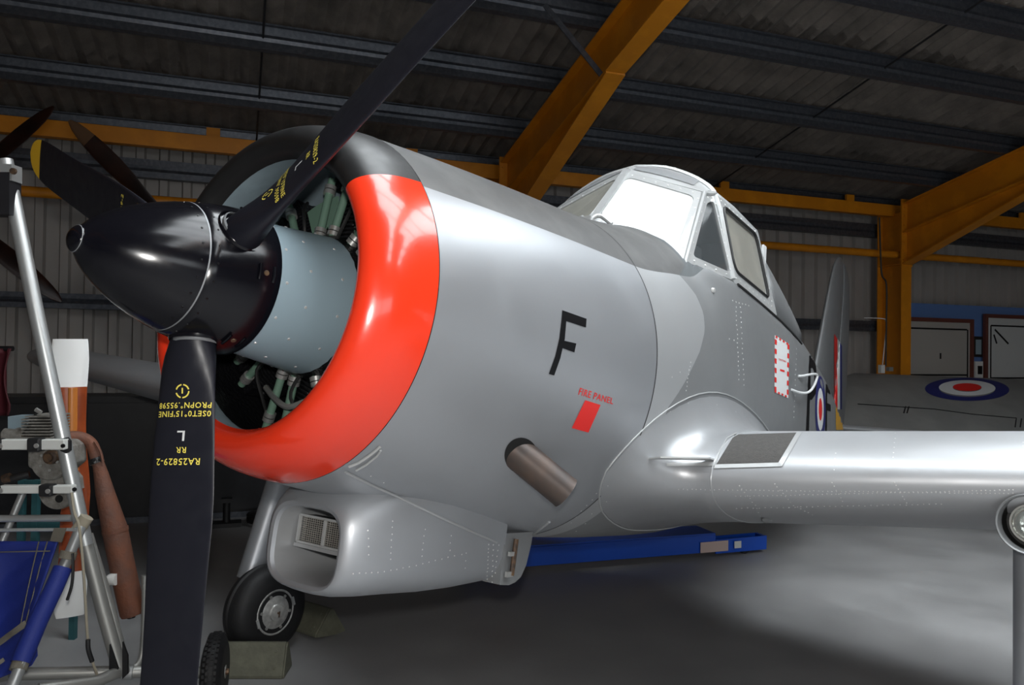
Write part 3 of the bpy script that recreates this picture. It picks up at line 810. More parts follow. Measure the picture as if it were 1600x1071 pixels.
# stencilled lettering on the camera-side face of each blade; s = chord position, rad = radius
def blade_text(b, phi, s, rad0, hgt, wid, cen=0.0, m='stencil', name='stencil', polys=None, mirror=False):
    bvh = bvh_of(b)
    po = polys or text_polys(s, 1.12)
    r, t = blade_frame(phi)
    vv = []; ff = []
    for q in po:
        k = len(vv); ok = True; add = []
        for (a, h) in q:
            rad = rad0 + h * hgt
            be = pitch(rad); c = t * cos(be) - AX * sin(be); nrm = r.cross(c)
            sx = cen + (a - 0.5) * wid * (-1 if mirror else 1)
            base = AW(XH, 0, 0) + r * rad + c * sx - nrm * 0.2
            loc, nor, ix, ds = bvh.ray_cast(base, nrm)
            if loc is None: ok = False; break
            add.append(loc - nrm * 0.0012)
        if ok: vv += add; ff.append(tuple(range(k, k + len(q))))
    return make(name, vv, ff, m, b, False, fix=False)
for b, phi in blades:
    mir = False
    blade_text(b, phi, '1', .3235, .015, .004, 0.014, mirror=mir)
    blade_text(b, phi, None, .313, .038, .040, 0.014, polys=ring_polys(.40, .5, 15, 75, 8) + ring_polys(.40, .5, 90, 180, 10) + ring_polys(.40, .5, 195, 262, 8) + ring_polys(.40, .5, 278, 345, 8), mirror=mir, name='stencil_ring')
    blade_text(b, phi, 'PROPN\u00b0.95598', .3615, .0165, .150, 0.010, mirror=mir)
    blade_text(b, phi, "0SET0\u00b015'FINE", .384, .0165, .152, 0.010, mirror=mir)
    blade_text(b, phi, 'L', .437, .027, .022, 0.012, 'white_mark', mirror=mir, name='white_letter')
    blade_text(b, phi, 'RR', .480, .0155, .029, 0.008, mirror=mir)
    blade_text(b, phi, 'RA25829-2', .509, .018, .128, 0.016, mirror=mir)

# ---- fuselage behind the firewall
fw_x = [1.897] + xr(1.91, 2.35, 8)
fus_front = fus_mesh('fuselage_reflection_band', [(lambda a, t=t: 1.897 + (band_edge(a) - 1.897) * t) for t in xr(0, 1, 12)], ac, 'silver_bright', 'deck_grey')  # front skin coloured brighter to stand in for a reflection
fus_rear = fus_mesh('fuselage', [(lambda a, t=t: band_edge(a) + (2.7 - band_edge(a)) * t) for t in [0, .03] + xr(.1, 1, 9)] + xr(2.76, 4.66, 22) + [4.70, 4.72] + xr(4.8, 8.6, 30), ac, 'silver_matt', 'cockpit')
def glare_end(): pass
P('cowl_seam', g_loft([[fus(1.893, k, NS, .0005) for k in range(NS)], [fus(1.899, k, NS, .0008) for k in range(NS)]]), 'seal', cowl)
P('tail_cap', (lambda r: (r + [AW(8.68, 0, .12)], [(k, (k + 1) % NS, NS) for k in range(NS)]))([fus(8.6, k, NS) for k in range(NS)]), 'silver_matt', ac)
# ---- tail
def airfoil(n=24, t=0.12, camber=0.0):
    pts = []
    for k in range(2 * n):
        a = pi * k / n                      # TE upper -> LE -> TE lower
        x = 0.5 * (1 + cos(a))
        y = 5 * t * (0.2969 * sqrt(x) - 0.126 * x - 0.3516 * x * x + 0.2843 * x ** 3 - 0.1036 * x ** 4)
        yc = camber * 4 * x * (1 - x) * (1.4 - 0.8 * x)
        pts.append((x, yc + (y if k <= n else -y)))
    return pts
def fin_ring(z, x0, x1, t, n=20, fx0=0.0, fx1=1.0):
    return [AW(x0 + (x1 - x0) * (fx0 + (fx1 - fx0) * px), py * (x1 - x0), z) for px, py in airfoil(n, t)]
FIN = [(0.25, 6.95, 8.62), (0.6, 7.10, 8.70), (1.0, 7.27, 8.72), (1.4, 7.46, 8.72), (1.8, 7.66, 8.70), (2.02, 7.79, 8.62), (2.12, 7.88, 8.52), (2.18, 7.98, 8.38), (2.205, 8.08, 8.26)]
fin = make('tail_fin', *g_loft([fin_ring(z, a, a + (b - a) * .62, .13) for z, a, b in FIN[:-1]] + [fin_ring(2.205, 8.08, 8.2, .10)], True, True, True), 'silver_matt', ac)
rud = make('rudder', *g_loft([fin_ring(z, a + (b - a) * .635, b, .09) for z, a, b in FIN[:-1]], True, True, True), 'silver_matt', ac)
for s in (-1, 1):
    st = [(0.10, 7.45, 8.5), (1.2, 7.62, 8.45), (1.75, 7.75, 8.38), (1.86, 7.85, 8.25)]
    make('tailplane', *g_loft([[AW(a + (b - a) * px, s * y, .22 + py * (b - a)) for px, py in airfoil(16, .11)] for y, a, b in st], True, True, True), 'silver_matt', ac)
# ---- wings
ROOT_LE = lambda y: 2.06 + 0.035 * (abs(y) - .9)
def le_z(y): return -0.405 + 0.090 * (abs(y) - 0.9)
def chord(y): return interp([(0.5, 2.35), (5.05, 1.35)], abs(y))
WST = [0.62, 0.87, 1.3, 1.85, 2.6, 3.4, 4.2, 4.9, 5.4, 5.62, 5.74, 5.81, 5.845]
AF = airfoil(30, .18, .016)
def wing_sec(y, scale=1.0):
    c = chord(y); inc = radians(0.8); x0 = ROOT_LE(y); z0 = le_z(y)
    a = abs(y); out = []
    tip = 1.0
    if a > 5.4: tip = max(0.12, sqrt(max(0, 1 - ((a - 5.4) / 0.45) ** 2.2)))
    for px, py in AF:
        X = px * c
        if a > 5.4:
            X = (0.5 + (px - 0.5) * (0.35 + 0.65 * tip)) * c
        Z = py * c * tip
        out.append(AW(x0 + X * cos(inc) + Z * sin(inc), y, z0 - X * sin(inc) + Z * cos(inc)))
    return out
wings = {}
for s, nm in ((-1, 'port'), (1, 'starboard')):
    w = make('wing', *g_loft([wing_sec(s * y) for y in WST], True, True, True), 'wing_silver', ac)
    w['label'] = 'near wing with bright upper surface' if s < 0 else 'far wing seen from below behind the propeller'
    wings[s] = w
    # root fillet
    ys = 0.87
    sec = wing_sec(s * ys); rings = []
    root = []
    loc = lambda p: ((p - ORG).dot(AX), (p - ORG).dot(AY), (p - ORG).dot(AZ))
    n = len(sec)
    for i, p in enumerate(sec):
        x, y, z = loc(p); px, py = AF[i]
        up_ = i <= n / 2
        front = (1 - px)
        if up_:
            rx = x - (0.27 * front ** 1.2); rz = z + .18 * sin(pi * min(1, (1 - px * .9))) ** .7 * (0.25 + .75 * front ** .35)
            rz = le_z(.95) - .02 + (rz - le_z(.95)) * 1.12
        else:
            rx = x - (0.27 * front ** 1.2); rz = z - .15 * (1 - (1 - px) ** 2.5)*0.55 - .07*front ** .5 * sin(pi * min(1, px * 1.5)) 
        rz = max(rz, spline(T_BOT, rx) + 0.02)
        root.append((rx, rz))
    K = 14
    for j in range(K + 1):
        tt = j / K; r_ = []
        for i, p in enumerate(sec):
            x, y, z = loc(p); rx, rz = root[i]
            P0 = V((rx, s * (half_w(rx, rz) - 0.006), rz)); P2 = V((x, y, z))
            y1 = half_w(x, z) * .72 + abs(y) * .28
            P1 = V((x, s * y1, z - .09 * (abs(y) - y1)))
            q = P0 * (1 - tt) ** 2 + P1 * 2 * tt * (1 - tt) + P2 * tt ** 2
            r_.append(AW(q.x, q.y, q.z + 0.0))
        rings.append(r_)
    fo = make('wing_root_fillet', *g_loft(rings), 'silver_dented', ac)
    wings[(s, 'f')] = fo
    wings[(s, 'rings')] = rings
    P('fillet_edge_bead', g_tube([AW(a, s * (half_w(a, b) + .002), b) for a, b in root], 0.003, 6, False), 'frame_paint', fo)
    # flap/aileron gap line and joint line at the fillet
    P('joint_strip', g_tube([wing_sec(s * 0.868)[i] for i in range(len(AF))], 0.0035, 5, False), 'silver_bright', w)
pw = wings[-1]; pf_ = wings[(-1, 'f')]
bw = bvh_of(pw, pf_)

# ---- chin intake under the cowl
def chin_sec(x, yw, z0, z1, rad, n=48):
    out = []
    zc = (z0 + z1) / 2; h = (z1 - z0) / 2
    for k in range(n):
        a = 2 * pi * k / n; e = 2 / rad
        sg = lambda q: 1 if q >= 0 else -1
        out.append(AW(x, yw * sg(cos(a)) * abs(cos(a)) ** e, zc + h * sg(sin(a)) * abs(sin(a)) ** e))
    return out
CHIN = [(0.862, .150, -.875, -.640, 3.6), (0.850, .156, -.880, -.634, 3.5), (0.846, .166, -.886, -.622, 3.4), (0.852, .180, -.893, -.605, 3.2), (0.872, .198, -.901, -.58, 3.0), (0.91, .220, -.908, -.55, 2.9), (0.98, .243, -.913, -.5, 2.8), (1.10, .262, -.915, -.45, 2.8), (1.25, .272, -.918, -.42, 3.0), (1.42, .268, -.914, -.42, 3.3), (1.55, .258, -.906, -.42, 3.6), (1.61, .252, -.900, -.45, 3.8)]
chin = make('chin_intake', *g_loft([chin_sec(*q) for q in CHIN], True, False, True), 'silver', ac)
duct = make('intake_duct', *g_loft([chin_sec(*q) for q in [(0.862, .150, -.875, -.640, 3.6), (.90, .146, -.872, -.640, 3.5), (1.02, .143, -.868, -.63, 3.2), (1.14, .14, -.86, -.63, 3.2)]], True, False, True), 'silver_bright', chin)
fp = [AW(1.60, -.252, -.70), AW(1.60, -.252, -.888), AW(1.67, -.245, -.896), AW(1.72, -.240, -.890), AW(1.765, -.236, -.872), AW(1.80, -.232, -.83), AW(1.825, -.23, -.75), AW(1.83, -.23, -.70)]
cf = P('cooling_flap', g_prism(fp, AY * .46), 'silver_matt', chin, False)
P('flap_hinge_strut', g_tube([AW(1.665, -.262, -.72), AW(1.655, -.264, -.855)], .010, 8), 'brass', chin)
P('strut_clamp', g_box(AW(1.64, -.262, -.85), AX * .020, AY * .006, AZ * .010), 'clamp', chin, False)
P('strut_clamp', g_box(AW(1.645, -.262, -.775), AX * .018, AY * .006, AZ * .008), 'clamp', chin, False)
# oil cooler grille in the duct
gx = 0.945
gr = thing_ = None
def gp(y, z, x=gx): return AW(x, y, z)
gfr = MB()
g0, g1, h0, h1 = -.118, .128, -.764, -.676
for a, b in (((g0, h0), (g1, h0)), ((g1, h0), (g1, h1)), ((g1, h1), (g0, h1)), ((g0, h1), (g0, h0)), (((g0 + g1) / 2, h0), ((g0 + g1) / 2, h1))):
    gfr.add(*g_bar(gp(*a, gx - .012), gp(*b, gx - .012), .007, .010, AX))
grille = gfr.build('oil_cooler_frame', 'frame_paint', chin, False)
P('shelf_edge', g_box(AW(.945, .005, -.774), AX * .02, AY * .13, AZ * .006), 'silver_bright', chin, False)
P('cooler_core', g_box(AW(gx + .035, (g0 + g1) / 2, (h0 + h1) / 2), AX * .02, AY * ((g1 - g0) / 2), AZ * ((h1 - h0) / 2)), 'engine_black', chin, False)
wm = MB()
for k in range(1, 24): wm.add(*g_bar(gp(g0 + (g1 - g0) * k / 24, h0), gp(g0 + (g1 - g0) * k / 24, h1), .0022, .0022, AX))
for k in range(1, 13): wm.add(*g_bar(gp(g0, h0 + (h1 - h0) * k / 13, gx - .002), gp(g1, h0 + (h1 - h0) * k / 13, gx - .002), .0022, .0022, AX))
tag(wm.build('wire_mesh', 'mesh_wire', chin, False), None, None, None, 'stuff')
# lower cowl seam moulding
bc = bvh_of(cowl, chin, fus_front, fus_rear)
cowl_b = bvh_of(cowl)
pts = [hit(bc, x, y, .003) for x, y in [(540, 737), (580, 757), (620, 777), (660, 796), (700, 815), (740, 833), (775, 848), (792, 852)]]
P('cowl_moulding', g_tube([p for p in pts if p], .0045, 8), 'silver_bright', cowl)
pts = [hit(bc, x, y, .002) for x, y in [(812, 848), (828, 838), (842, 828), (852, 820), (858, 815)]]
P('lower_edge_strip', g_tube([p for p in pts if p], .006, 8), 'silver_bright', cowl)
# latch bracket by the ring
pts = [hit(bc, x, y, .004) for x, y in [(545, 728), (560, 722), (575, 712), (588, 702), (593, 697)]]
P('cowl_latch', g_tube([p for p in pts if p], .0045, 8), 'frame_paint', cowl)
pts = [hit(bc, x, y, .006) for x, y in [(556, 733), (572, 724), (588, 711), (594, 702)]]
P('cowl_latch', g_tube([p for p in pts if p], .0035, 8), 'frame_paint', cowl)
# ---- exhaust
eh = hit(bc, 818, 716)
ea = eh
ee = ea + (RX * .74 - UP * .62 + FW * .06).normalized() * .185
dex = (ee - ea).normalized()
exo = P('exhaust_stub', g_lathe(ea - dex * .10, dex, [(0, .056), (.10 + (ee - ea).length - .012, .056), (.10 + (ee - ea).length, .057), (.10 + (ee - ea).length, .050), (.16, .050), (.16, 0)], 40, cap=False), 'exhaust', ac)
ca = (ee - ea)
nrm_e = hit(bc, 818, 716, 1.0) - eh
hole = []
_, hx, hy = frame(nrm_e)
ringp = []
for k in range(40):
    a = 2 * pi * k / 40
    c0 = V((814 + 26 * cos(a) * 1.0, 712 + 28 * sin(a)))
    h = hit(bc, c0.x, c0.y, .0012)
    ringp.append(h)
cen = hit(bc, 814, 712, .0012)
make('exhaust_hole', ringp + [cen], [(k, (k + 1) % 40, 40) for k in range(40)], 'dark', cowl, False, fix=False)
# ---- painted marks on the cowl
Fq = [(857, 587), (897, 587), (917, 486), (876, 486)]
# letter F drawn as the photograph shows it: stem, top arm, middle arm (picture points)
def poly_patch(name, quads, m, parent, bv, n=10, lift=.0015):
    v = []; f = []
    for q in quads:
        a, b, c, d = [V(p) for p in q]; k = len(v)
        for j in range(n + 1):
            for i in range(n + 1):
                s, t = i / n, j / n
                p = a * (1 - s) * (1 - t) + b * s * (1 - t) + c * s * t + d * (1 - s) * t
                h = hit(bv, p.x, p.y, lift)
                v.append(h if h else None)
        for j in range(n):
            for i in range(n):
                q4 = (k + j * (n + 1) + i, k + j * (n + 1) + i + 1, k + (j + 1) * (n + 1) + i + 1, k + (j + 1) * (n + 1) + i)
                if all(v[w] is not None for w in q4): f.append(q4)
    ok = [i for i, p in enumerate(v) if p is not None]; mp_ = {i: k for k, i in enumerate(ok)}
    return make(name, [v[i] for i in ok], [tuple(mp_[i] for i in q) for q in f], m, parent, True, fix=False)
poly_patch('letter', [[(857, 584.5), (865.5, 587), (875, 560), (867, 557)], [(867, 557), (875, 560), (882, 530), (873.5, 529)], [(873.5, 529), (882, 530), (884.5, 501), (877, 499)], [(877, 499), (884.5, 501), (885, 489), (878, 485)], [(878, 485), (884, 502), (915, 512), (916, 498.5)], [(874, 531), (878, 544), (897, 551), (900, 537)]], 'black_mark', cowl, cowl_b)
poly_patch('fire_panel', [[(893, 669), (919, 676), (938, 633), (914, 625.5)]], 'red_mark', cowl, cowl_b)
patch('stencil', cowl_b, [(903, 617), (957, 632), (959, 623), (906, 606)], text_polys('FIRE PANEL', 1.1), 'red_mark', cowl, .0015)
# brown cap on hinge side of the fire panel
# ---- rivet lines: one part per skin
def rivets(name, bv, rows, parent, r=.0034):
    mb = MB()
    for pts, step in rows:
        for (x0, y0), (x1, y1) in zip(pts, pts[1:]):
            L = math.hypot(x1 - x0, y1 - y0); n = max(1, int(L / step))
            for k in range(n):
                x = x0 + (x1 - x0) * k / n + random.uniform(-.6, .6); y = y0 + (y1 - y0) * k / n + random.uniform(-.6, .6)
                h = hit(bv, x, y); h2 = hit(bv, x, y, 1.0)
                if h is None: continue
                nr = (h2 - h)
                dd = (h - CAM).length / 3.0
                mb.add(*g_lathe(h - nr * .0008, nr, [(0, r * dd), (.0014, r * .85 * dd), (.0022, 0)], 6))
    if mb.v: tag(mb.build(name, 'bolt', parent), None, None, None, 'stuff')
bchin = bvh_of(chin, cf)
rivets('rivets', bchin, [([(575, 830), (577, 880)], 11), ([(614, 815), (609, 885)], 9), ([(664, 828), (658, 880)], 10), ([(705, 838), (702, 872)], 11), ([(552, 897), (600, 894), (650, 884), (700, 871), (732, 864)], 9), ([(728, 865), (727, 900)], 9), ([(764, 852), (760, 918)], 6), ([(771, 852), (768, 918)], 8), ([(779, 852), (773, 905)], 8)], chin)
rivets('rivets', bc, [([(580, 745), (600, 755), (620, 763)], 13), ([(925, 803), (915, 790)], 9), ([(900, 831), (910, 832)], 9), ([(915, 819), (925, 820)], 9), ([(985, 775), (915, 790)], 90), ([(892, 817), (925, 782), (940, 760)], 10), ([(1050, 590), (1075, 575)], 12), ([(1072, 610), (1080, 560)], 6), ([(1150, 480), (1155, 600)], 7), ([(1157, 480), (1163, 610)], 8), ([(1140, 530), (1155, 533)], 6), ([(1145, 470), (1175, 480)], 5), ([(1245, 545), (1240, 660)], 8)], fus_rear)

# ---- wing details
poly_patch('walkway_panel', [[(1119, 727), (1216, 724), (1245, 677), (1148, 680)]], 'walkway', pw, bw, 14, .002)
def strip(name, pts, r, m, parent, bv=None, n=6, lift=.003):
    bv = bv or bw
    out = []
    for (x0, y0), (x1, y1) in zip(pts, pts[1:]):
        for k in range(6):
            t = k / 6; h = hit(bv, x0 + (x1 - x0) * t, y0 + (y1 - y0) * t, lift)
            if h: out.append(h)
    h = hit(bv, *pts[-1], lift)
    if h: out.append(h)
    if len(out) > 1: return P(name, g_tube(out, r, n), m, parent)
poly_patch('walkway_trim', [[(1116, 733), (1222, 730), (1220, 724), (1117, 727)], [(1214, 729), (1222, 730), (1253, 677), (1245, 677)]], 'frame_paint', pw, bw, 10, .004)
strip('walkway_edge', [(1117, 728), (1125, 705), (1136, 686), (1150, 678)], .003, 'frame_paint', pw)
# spin strake on the leading edge
h0 = hit(bw, 1010, 718); h1 = hit(bw, 1116, 720)
if h0 and h1:
    d = h1 - h0; o_ = (-AX * .055 + AZ * .004)
    mb = MB(); mb.add(*g_prism([h0 + AX * .01, h1 + AX * .02, h1 + o_, h0 + d * .28 + o_ * .9], AZ * .006))
    mb.build('leading_edge_strake', 'frame_paint', pf_, False)
    poly_patch('strake_flange', [[(1041, 729), (1117, 729), (1117, 723), (1041, 724)]], 'frame_paint', pf_, bw, 8, .003)
rivets('rivets', bw, [([(1060, 765), (1590, 772)], 7), ([(1150, 776), (1590, 766)], 7), ([(1150, 795), (1480, 788)], 9), ([(1155, 760), (1180, 790), (1190, 812)], 6), ([(1210, 757), (1240, 790), (1275, 808)], 6), ([(1300, 755), (1320, 790)], 6), ([(1397, 754), (1420, 792)], 6), ([(1303, 735), (1306, 700)], 8), ([(1395, 722), (1400, 670)], 7), ([(1596, 715), (1599, 685)], 6), ([(1020, 655), (1075, 631), (1120, 633), (1180, 655)], 30), ([(948, 785), (950, 760), (952, 742)], 25), ([(905, 833), (980, 838)], 6)], pw, .0026)
# inspection blister and drain under the wing
hb_ = hit(bw, 1198, 812)
if hb_:
    P('underwing_blister', g_lathe(hb_ - AX * .06, AX, [(0, 0.0), (.02, .012), (.06, .016), (.10, .012), (.12, 0.0)], 14), 'silver_matt', pw)
# ---- main wheels and legs
def main_gear(s, lab):
    yg = s * 1.915
    yw = s * 1.765
    ctr = AW(2.185, yw, -1.42); ctr.z = 0.2545
    wl_ = P('main_wheel', g_lathe(ctr - AY * .095, AY, [(0, .125), (0.0, .15), (.005, .20), (.03, .235), (.06, .250), (.075, .252), (.082, .2545), (.086, .250), (.092, .250), (.098, .256), (.104, .250), (.110, .2545), (.117, .252), (.13, .25), (.16, .235), (.185, .20), (.19, .15), (.19, .125)], 64), 'tyre', ac)
    wl_['label'] = lab
    for q in (-1, 1):
        face = ctr + AY * (q * .085)
        hb = P('wheel_hub', g_lathe(face, AY * q, [(-.06, .131), (.008, .131), (.012, .124), (.010, .116), (.004, .108), (.010, .092), (.018, .070), (.020, .05), (.027, .045), (.031, .030), (.031, 0)], 40, cap=False), 'hub', wl_)
        mb = MB()
        for k in range(6):
            a = 2 * pi * k / 6
            dr = AX * cos(a) + AZ * sin(a)
            mb.add(*g_lathe(face + dr * .098 + AY * (q * .006), AY * q, [(0, .010), (.008, .009), (.008, 0)], 8))
        tag(mb.build('hub_bolts', 'clamp', hb), None, None, None, 'stuff')
        for ang in (25, 205):
            dr = AX * cos(radians(ang)) + AZ * sin(radians(ang)); dt = -AX * sin(radians(ang)) + AZ * cos(radians(ang))
            P('hub_clip', g_box(face + dr * .125 + AY * (q * .012), dr * .008, dt * .025, AY * .005), 'frame_paint', hb, False)
        P('axle_pin', g_tube([face + AY * q * .03, face + AY * q * .042], .006, 8), 'brass', hb)
        P('split_pin', g_bar(face + AY * q * .044 - AZ * .022, face + AY * q * .044 + AZ * .012, .005, .005, AX), 'brass', hb, False)
    # oval section leg fairing
    top = AW(2.345, yg, -.42); low = AW(2.165, yg, -1.27)
    d = (low - top)
    rings = []
    for t_ in (0, .2, .45, .7, .9, 1.0):
        wx = .092 - .012 * t_; wy = .080 - .012 * t_
        c = top + d * t_
        rings.append([c + AX * (cos(2 * pi * k / 28) * wx) + AY * (sin(2 * pi * k / 28) * wy) for k in range(28)])
    leg = make('undercarriage_leg', *g_loft(rings, True, True, True), 'silver', ac)
    P('axle_housing', g_cable([low + V((0, 0, .06)), low - V((0, 0, .06)), ctr + AY * s * .15 + V((0, 0, .05)), ctr + AY * s * .12], [.06] * 13 + [.05] * 6, 16, 6), 'silver_matt', leg)
    P('axle', g_tube([ctr - AY * .1, ctr + AY * (s * .16)], .022, 12), 'silver_matt', leg)
    return leg
leg_s = main_gear(1, 'far main wheel with a cast alloy hub')
leg_p = main_gear(-1, 'near main wheel')
# landing lamp in the top of the near leg
lt = AW(2.14, -1.895, -.445)
lam_d = (-AX * .93 + AY * .18 - AZ * .05).normalized()
lamp = P('lamp_housing', g_lathe(lt, lam_d, [(-.22, .05), (-.12, .086), (0, .094), (.045, .095), (.049, .092), (.045, .088), (.01, .084), (-.03, .080)], 40, cap=False), 'silver_matt', leg_p)
P('lamp_well', g_lathe(lt, lam_d, [(.012, .0838), (-.03, .0795), (-.03, 0)], 36, cap=False), 'seal', lamp)
P('lamp_reflector', g_lathe(lt - lam_d * .022, lam_d, [(0, 0), (0.002, .03), (.018, .050), (.03, .058)], 32, cap=False), 'reflector', lamp)
P('lamp_rim', g_lathe(lt + lam_d * .008, lam_d, [(0, .057), (.003, .062), (.007, .062), (.007, .056)], 36, cap=False), 'alu_dull', lamp)
P('lamp_lens', g_lathe(lt + lam_d * .010, lam_d, [(0, .058), (.006, .056), (.014, .040), (.018, .018), (.019, 0)], 32, cap=False), 'glass_lens', lamp)
# ---- canopy
def mir(p): return V((p[0], -p[1], p[2]))
def A3(p): return AW(*p)
C_B = V((2.44, 0, .80)); C_T = V((2.78, 0, 1.222))
ARCH = [(0, 1.292), (-.18, 1.262), (-.32, 1.203), (-.413, 1.144), (-.47, 1.085), (-.512, .98), (-.555, .80), (-.605, .605)]
can = MB()
canopy = None
def densify(poly, k=6):
    out = []
    n = len(poly)
    for i in range(n):
        a, b = V(poly[i]), V(poly[(i + 1) % n])
        for j in range(k): out.append(a + (b - a) * (j / k))
    return out
def rounded(poly, r, k=5):
    out = []; n = len(poly)
    for i in range(n):
        p = V(poly[i]); a = V(poly[i - 1]); b = V(poly[(i + 1) % n])
        ra = min(r, (a - p).length * .45); rb = min(r, (b - p).length * .45)
        A_ = p + (a - p).normalized() * ra; B_ = p + (b - p).normalized() * rb
        for j in range(k + 1):
            t = j / k
            out.append(A_ * (1 - t) ** 2 + p * 2 * t * (1 - t) + B_ * t ** 2)
    return out
def pane(outer, inner, glass_mat, name, parent, seal=None, thick=.018, r=.035, glass_off=.010):
    """frame ring between an outer polygon and a rounded inner opening, with a pane set in it"""
    outer = [V(p) for p in outer]; inner = [V(p) for p in inner]
    n = len(outer)
    nrm = (outer[1] - outer[0]).cross(outer[2] - outer[0]).normalized()
    cen = sum(outer, V((0, 0, 0))) / n
    if (cen - V((3.2, 0, .6))).dot(nrm) < 0: nrm = -nrm
    ri = rounded(inner, r, 5); m = len(ri)
    # matching outer ring: each inner point goes to the outer edge by corner sectors
    ro = []
    for i in range(n):
        p = outer[i]; a = outer[i - 1]; b = outer[(i + 1) % n]
        for j in range(6):
            t = j / 5
            q = p + (a - p) * (.14 * (1 - 2 * t)) if t < .5 else p + (b - p) * (.14 * (2 * t - 1))
            ro.append(q)
    v = [A3(p) for p in ro] + [A3(p) for p in ri] + [A3(p - nrm * thick) for p in ro] + [A3(p - nrm * thick) for p in ri]
    f = []
    for i in range(m):
        j = (i + 1) % m
        f += [(i, j, m + j, m + i), (2 * m + i, 3 * m + i, 3 * m + j, 2 * m + j), (m + i, m + j, 3 * m + j, 3 * m + i), (i, 2 * m + i, 2 * m + j, j)]
    fr = make(name + '_frame', v, f, 'frame_paint', ac, False)
    g = make(name, [A3(p - nrm * glass_off) for p in ri] + [A3(p - nrm * (glass_off + .004)) for p in ri],
             [tuple(range(m)), tuple(range(2 * m - 1, m - 1, -1))] + [(i, (i + 1) % m, m + (i + 1) % m, m + i) for i in range(m)], glass_mat, fr, False)
    if seal:
        P('rubber_seal', g_tube([A3(p + nrm * .002) for p in ri] + [A3(ri[0] + nrm * .002)], seal, 6, False), 'seal', fr)
    # fasteners round the opening
    mb = MB()
    for i in range(0, n):
        a = (outer[i] + inner[i]) / 2; b = (outer[(i + 1) % n] + inner[(i + 1) % n]) / 2
        L = (b - a).length; k = max(2, int(L / .075))
        for q in range(k):
            c = a + (b - a) * ((q + .5) / k)
            mb.add(*g_lathe(A3(c), A3(c + nrm) - A3(c), [(-.001, .0055), (.002, .005), (.003, 0)], 6))
    tag(mb.build('fasteners', 'bolt', fr), None, None, None, 'stuff')
    return fr, g, nrm
Y0 = .018
for s in (-1, 1):
    f_ = lambda p: V((p[0], p[1] * (-s), p[2]))          # points below are written for the port side (negative y)
    q = [V((2.445, -.0, .80)), V((2.785, -.0, 1.225)), V((2.80, -.455, 1.055)), V((2.475, -.515, .590)), ]
    inn = [V((2.480, -.030, .868)), V((2.742, -.030, 1.175)), V((2.762, -.425, 1.025)), V((2.512, -.462, .690))]
    pane([f_(p) for p in q], [f_(p) for p in inn], 'pane_reflection' if s < 0 else 'glass_dusty', 'windscreen_pane', ac, None, .018, .05, .006)  # port pane carries the painted reflection
    # quarter window
    q = [V((2.475, -.515, .590)), V((2.80, -.455, 1.055)), V((2.895, -.480, 1.075)), V((2.895, -.607, .60))]
    inn = [V((2.565, -.520, .640)), V((2.825, -.468, 1.005)), V((2.868, -.486, 1.030)), V((2.872, -.600, .635))]
    pane([f_(p) for p in q], [f_(p) for p in inn], 'glass', 'quarter_window', ac, None, .016, .03)
    # curved front roof glazing between the windscreen head and the arch
    def rw(y, t, lift=0.0):
        k = y / .46
        B = V((2.785 + .015 * k, y, 1.225 - .170 * k)); T_ = V((2.90, y * 1.02, spline([(0, 1.292), (.18, 1.262), (.32, 1.203), (.413, 1.144), (.47, 1.085)], y * 1.02)))
        q = B + (T_ - B) * t
        return f_(V((q.x - lift * .5, -q.y, q.z + .012 * sin(pi * t) + lift)))
    ysr = [.46 * k / 12 for k in range(13)]
    v, f = g_loft([[A3(rw(y, t)) for y in ysr] for t in (0, .25, .5, .75, 1)], False)
    wf_ = make('roof_window_frame', v, f, 'frame_paint', ac)
    ysg = [.03 + .36 * k / 10 for k in range(11)]
    v, f = g_loft([[A3(rw(y, .22 + .60 * t, .004)) for y in ysg] for t in (0, .33, .67, 1)], False)
    make('roof_window', v, f, 'glass_grey', wf_)
    # sliding side window
    q = [V((2.905, -.607, .590)), V((2.905, -.480, 1.085)), V((3.78, -.435, 1.150)), V((3.80, -.580, .600))]
    inn = [V((2.965, -.590, .668)), V((2.965, -.498, 1.035)), V((3.66, -.462, 1.085)), V((3.66, -.565, .680))]
    pane([f_(p) for p in q], [f_(p) for p in inn], 'glass_dusty', 'side_window', ac, .009, .018, .07)
# canopy roof skin from the arch to the rear
rings = []
XR = [2.90, 3.1, 3.4, 3.78]
def roofsec(x):
    k = (x - 2.9) / .88
    up = .045 * sin(pi * min(1, k * .75)) * .9 + .012 * k
    pts = [(0, 1.292 + up), (-.18, 1.262 + up), (-.32, 1.205 + up * .9), (-.41, 1.15 + up * .8), (-.48 + .045 * k, 1.085 + .065 * k)]
    pts = [(a * (1 - .02 * k), b) for a, b in pts[:-1]] + [pts[-1]]
    tab = [(-a, b) for a, b in pts]
    ym = tab[-1][0]
    pts = [(-ym * sin(pi / 2 * q / 10), spline(tab, ym * sin(pi / 2 * q / 10))) for q in range(11)]
    full = [(-a, b) for a, b in pts[::-1][:-1]] + pts
    return [AW(x, a, b) for a, b in full]
v, f = g_loft([roofsec(x) for x in XR], False)
cr = make('canopy_roof', v, f, 'frame_paint', ac)
md = cr.modifiers.new('thick', 'SOLIDIFY'); md.thickness = .012; md.offset = -1
